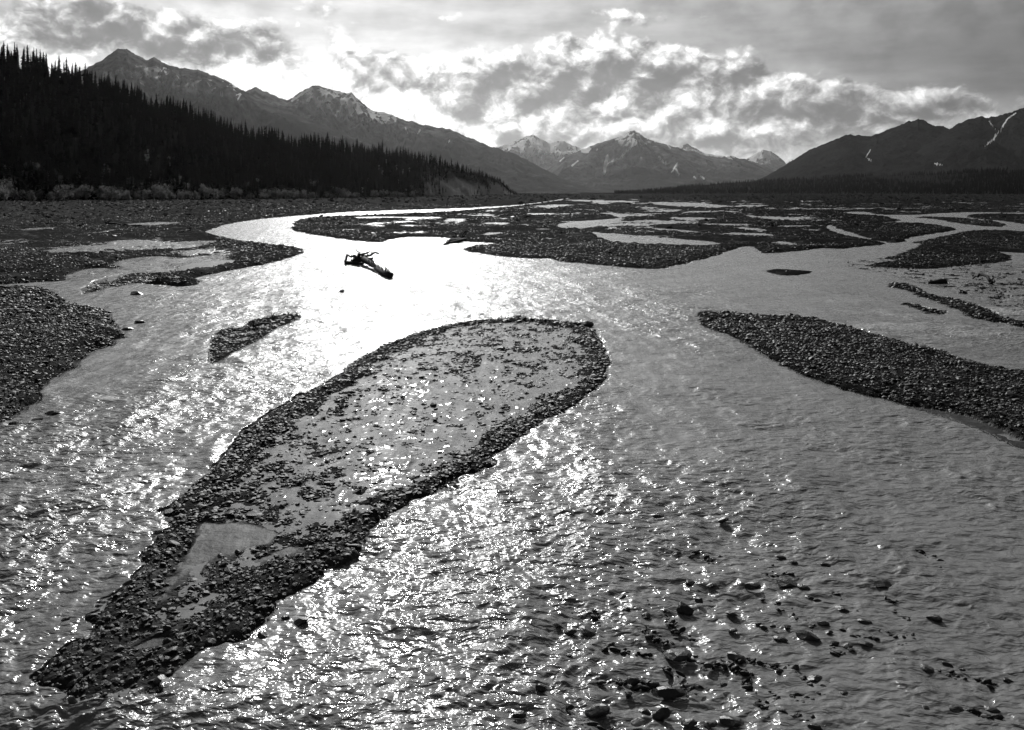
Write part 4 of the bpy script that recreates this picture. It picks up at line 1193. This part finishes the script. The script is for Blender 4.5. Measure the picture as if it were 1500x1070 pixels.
# ------------------------------------------------------------------ mountains
def poly_dist(xp, yp, line):
    best = np.full(xp.shape, 1e9)
    for (ax, ay), (bx, by) in zip(line[:-1], line[1:]):
        ex, ey = bx - ax, by - ay; L = ex * ex + ey * ey + 1e-9
        t = np.clip(((xp - ax) * ex + (yp - ay) * ey) / L, 0, 1)
        best = np.minimum(best, np.hypot(xp - ax - t * ex, yp - ay - t * ey))
    return best
def mountain(name, pts, Dk, Wf, mat, seed, spur=.5, snow_amt=0.0, snow_lines=(), snow_box=None, base=-5.0, lowline=.35, step=1.2, nrow=130, freq=1.0):
    px = np.array([p[0] for p in pts], float); py = np.array([p[1] for p in pts], float)
    xa = np.arange(px[0], px[-1] + step, step)
    yy = np.interp(xa, px, py)
    jag = fbm(xa * .09, xa * 0, seed, 5, .6) * 1.5 * np.clip((HZ - yy) / 60, .1, 1)
    yy = yy + jag
    D = Dk * 1000.0 * (1 + .05 * np.sin(xa * .01 + seed)) 
    Hh = CH + D * (HZ - yy) / F
    ys = np.interp(xa, px, py)
    kw = int(26 / step); ker = np.hanning(2 * kw + 1); ker /= ker.sum()
    ys = np.convolve(np.pad(ys, kw, mode='edge'), ker, 'valid')
    Hs = CH + D * (HZ - ys) / F
    s = np.concatenate([-np.linspace(.5, .02, 12), np.linspace(0, 1, nrow) ** 1.25])
    S, XA = np.meshgrid(s, xa, indexing='ij')
    Hm = np.broadcast_to(Hh, S.shape); Dm = np.broadcast_to(D, S.shape)
    Y = Dm - S * Wf * 1000
    # the ridge line bends back along spurs
    X = (XA - 750) / F * Y
    sp = np.clip(S, 0, 1)
    Hm = Hm + (np.broadcast_to(Hs, S.shape) - Hm) * sstep(sp, .02, .22)
    k = 9.0 / (Dk * 1000) * freq
    along = X + 0.25 * (Dm - Y) * fbm(X * k * .5, Y * k * .5, seed + 5, 2)
    rn = ridged(along * k * 1.6, Y * k * .45, seed + 1, 6, .52)
    rn2 = ridged(along * k * 6, Y * k * 2.2, seed + 2, 4, .6)
    fall = (1 - sp) ** 1.25
    h = base + (Hm - base) * fall
    amp = spur * Hm * (sstep(sp, 0.0, .30)) * (1 - sp) ** .8
    h = h + amp * (rn - .72) * .9 + amp * .30 * (rn2 - .6)
    h = np.where(S < 0, Hm * (1 + S * 1.2), h)
    # the silhouette must stay the ridge's: clamp to the sight line
    lim = CH + (np.broadcast_to(Hh, S.shape) - CH) * (Y / Dm) - 2 * sp
    h = np.where(S > 0, np.minimum(h, lim), h)
    xp, yp = topx(X, Y, h)
    rel = (h - base) / (Hm.max() - base)
    snow = np.zeros(S.shape)
    if snow_amt > 0:
        st = ridged(along * k * 9, Y * k * 3.0, seed + 8, 3, .55)
        gul = 1 - rn2
        snow = sstep(st * .5 + gul * .6 + rel * .35, .93 - snow_amt * .25, 1.03 - snow_amt * .25) * sstep(rel, .40, .70)
        if snow_box:
            m = 0
            for (x, y, rx, ry) in snow_box: m = m + np.exp(-((xp - x) / rx) ** 2 - ((yp - y) / ry) ** 2)
            snow = snow * np.clip(m, 0, 1)
    for (w, line) in snow_lines:
        dd = poly_dist(xp, yp, line)
        dd = dd + .8 * fbm(xp * .22, yp * .22, seed, 3)
        snow = np.maximum(snow, 1 - sstep(dd, w * .5, w * 1.5))
    low = 1 - sstep(rel + .08 * fbm(X * k * 3, Y * k * 3, seed + 4, 3), lowline - .1, lowline + .12)
    me = mesh_np(name, np.stack([X, Y, h], -1).reshape(-1, 3), grid_faces(len(s), len(xa))[:, ::-1], True, {'snow': snow, 'low': low})
    o = link(name, me, mat); tag(o, kind='structure')
M_m1 = mountain_mat("shaded_rock", .03, .22, .008, .05)
M_m2 = mountain_mat("far_rock", .02, .20, .004, .035)
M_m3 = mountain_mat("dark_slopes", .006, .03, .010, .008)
mountain("mountain", [(-500, 190), (-200, 150), (0, 140), (60, 125), (123, 102), (150, 88), (160, 80), (172, 72), (186, 72), (205, 84), (215, 88), (225, 84), (245, 95), (270, 101), (290, 102), (310, 110), (330, 117), (345, 127), (370, 140), (400, 155), (450, 175), (520, 200), (600, 228), (700, 262), (760, 280), (800, 286)],
         4.6, 2.2, M_m1, 11, .55, .55, snow_lines=[(1.0, [(500, 172), (507, 181)]), (1.0, [(346, 140), (352, 138), (348, 147)]), (1.0, [(272, 127), (276, 121)]), (1.0, [(280, 127), (288, 121)]), (1.0, [(322, 137), (327, 139)]), (.8, [(338, 180), (350, 184)]), (.8, [(386, 198), (390, 190)]), (.7, [(236, 105), (240, 100)])],
         snow_box=[(200, 110, 60, 16), (300, 128, 60, 12)], lowline=.55)
mountain("mountain", [(300, 160), (345, 140), (375, 128), (395, 137), (420, 148), (440, 135), (455, 127), (465, 125), (480, 130), (500, 135), (515, 137), (530, 150), (545, 162), (570, 167), (590, 175), (620, 183), (660, 190), (690, 203), (720, 215), (755, 226), (790, 244), (820, 260), (845, 270), (900, 284), (940, 288)],
         6.3, 2.4, M_m1, 27, .55, .8, snow_lines=[(1.6, [(428, 148), (442, 138), (456, 130)]), (1.2, [(470, 131), (472, 137)]), (1.5, [(510, 153), (514, 162)]), (2.0, [(524, 155), (526, 163)]), (1.5, [(500, 145), (502, 152)]), (1.0, [(545, 165), (548, 172), (562, 182)]), (1.2, [(578, 169), (579, 178)]), (.9, [(565, 180), (570, 172)]), (.9, [(594, 187), (597, 195)]), (.9, [(612, 196), (615, 190)]), (1, [(484, 158), (486, 163)]), (.8, [(655, 212), (659, 206)])],
         snow_box=[(480, 145, 50, 16), (540, 168, 60, 12)], lowline=.5)
mountain("far_peak", [(690, 232), (720, 218), (745, 212), (765, 202), (780, 198), (795, 205), (805, 210), (820, 206), (845, 215), (870, 235), (900, 262)], 14.5, 3.6, M_m2, 37, .7, 1.1,
         snow_lines=[(1.7, [(780, 200), (787, 210), (806, 222)]), (1.8, [(820, 212), (826, 224)]), (1.2, [(745, 216), (760, 222), (768, 222)]), (1.0, [(750, 215), (772, 205)]), (1, [(793, 230), (796, 238)]), (1.2, [(832, 222), (834, 230)])],
         snow_box=[(780, 215, 50, 18), (830, 218, 25, 12)], lowline=.2, step=.8)
mountain("far_peak", [(960, 230), (985, 220), (1006, 211), (1020, 218), (1032, 225), (1046, 227), (1060, 229), (1080, 232), (1110, 245)], 15.5, 3.0, M_m2, 43, .6, .5, snow_lines=[(2.2, [(1030, 225), (1044, 227), (1058, 229)])], snow_box=[(1010, 222, 30, 8)], lowline=.15, step=.8)
mountain("far_peak", [(1070, 252), (1090, 236), (1105, 226), (1118, 219), (1130, 222), (1145, 233), (1152, 240), (1160, 234), (1166, 238), (1190, 255)], 14.8, 3.2, M_m2, 47, .7, 1.1, snow_lines=[(1.5, [(1118, 221), (1105, 232)]), (1.0, [(1124, 224), (1134, 234)]), (1.4, [(1156, 234), (1162, 238)])], snow_box=[(1118, 230, 26, 14)], lowline=.2, step=.8)
mountain("snowy_mountain", [(770, 284), (800, 250), (830, 228), (860, 216), (880, 209), (900, 203), (915, 199), (922, 193), (928, 191), (936, 195), (945, 202), (960, 208), (980, 213), (1000, 219), (1020, 224), (1045, 232), (1070, 229), (1090, 233), (1110, 240), (1135, 251), (1180, 272), (1230, 284)],
         11.0, 3.6, M_m2, 52, .7, .8,
         snow_lines=[(2.3, [(890, 229), (887, 239), (885, 254)]), (1.3, [(889, 240), (908, 232), (918, 222), (929, 210)]), (1.2, [(928, 196), (920, 204)]), (1.2, [(960, 208), (958, 205)]), (1.0, [(938, 233), (941, 228)]), (1.2, [(965, 230), (975, 240)]), (1.3, [(984, 252), (992, 240)]), (1.2, [(995, 256), (990, 248)]), (1.5, [(1026, 258), (1031, 262)]), (1.0, [(1017, 259), (1019, 262)]), (1.1, [(975, 207), (982, 218)]), (1, [(820, 236), (826, 231)]), (1.0, [(846, 236), (838, 243)])],
         snow_box=[(928, 205, 30, 12), (985, 245, 25, 18), (1075, 232, 20, 5), (855, 220, 25, 6)], lowline=.35)
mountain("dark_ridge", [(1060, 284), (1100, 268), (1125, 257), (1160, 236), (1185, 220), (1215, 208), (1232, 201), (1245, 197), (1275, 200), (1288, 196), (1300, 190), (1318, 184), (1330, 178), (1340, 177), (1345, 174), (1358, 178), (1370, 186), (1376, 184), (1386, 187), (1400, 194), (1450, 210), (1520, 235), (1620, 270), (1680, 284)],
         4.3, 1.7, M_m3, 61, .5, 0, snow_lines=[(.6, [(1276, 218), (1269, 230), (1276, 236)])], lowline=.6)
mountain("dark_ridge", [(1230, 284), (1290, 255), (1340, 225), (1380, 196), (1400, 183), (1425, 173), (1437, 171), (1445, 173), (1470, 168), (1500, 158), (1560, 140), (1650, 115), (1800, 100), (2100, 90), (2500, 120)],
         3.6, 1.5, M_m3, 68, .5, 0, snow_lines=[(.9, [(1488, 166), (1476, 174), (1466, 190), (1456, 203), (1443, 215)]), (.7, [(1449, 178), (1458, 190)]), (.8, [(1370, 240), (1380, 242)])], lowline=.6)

# ------------------------------------------------------------------ haze over the whole valley
hz = bpy.data.materials.new("haze"); hz.use_nodes = True
nt = hz.node_tree; nt.nodes.clear(); b = NB(nt)
hz.cycles.volume_sampling = 'EQUIANGULAR'
out = b.node('ShaderNodeOutputMaterial'); pv = b.node('ShaderNodeVolumePrincipled')
pv.inputs['Color'].default_value = (.9, .9, .9, 1); pv.inputs['Density'].default_value = 0.95e-5; pv.inputs['Anisotropy'].default_value = .6
nt.links.new(pv.outputs[0], out.inputs['Volume'])
bx = [(-62000, -62000, -2.5), (62000, -62000, -2.5), (62000, 62000, -2.5), (-62000, 62000, -2.5), (-62000, -62000, 1500), (62000, -62000, 1500), (62000, 62000, 1500), (-62000, 62000, 1500)]
me = mesh_np("haze", np.array(bx), np.array([(0, 3, 2, 1), (4, 5, 6, 7), (0, 1, 5, 4), (1, 2, 6, 5), (2, 3, 7, 6), (3, 0, 4, 7)]), False)
o = link("haze", me, hz); tag(o, kind='stuff')
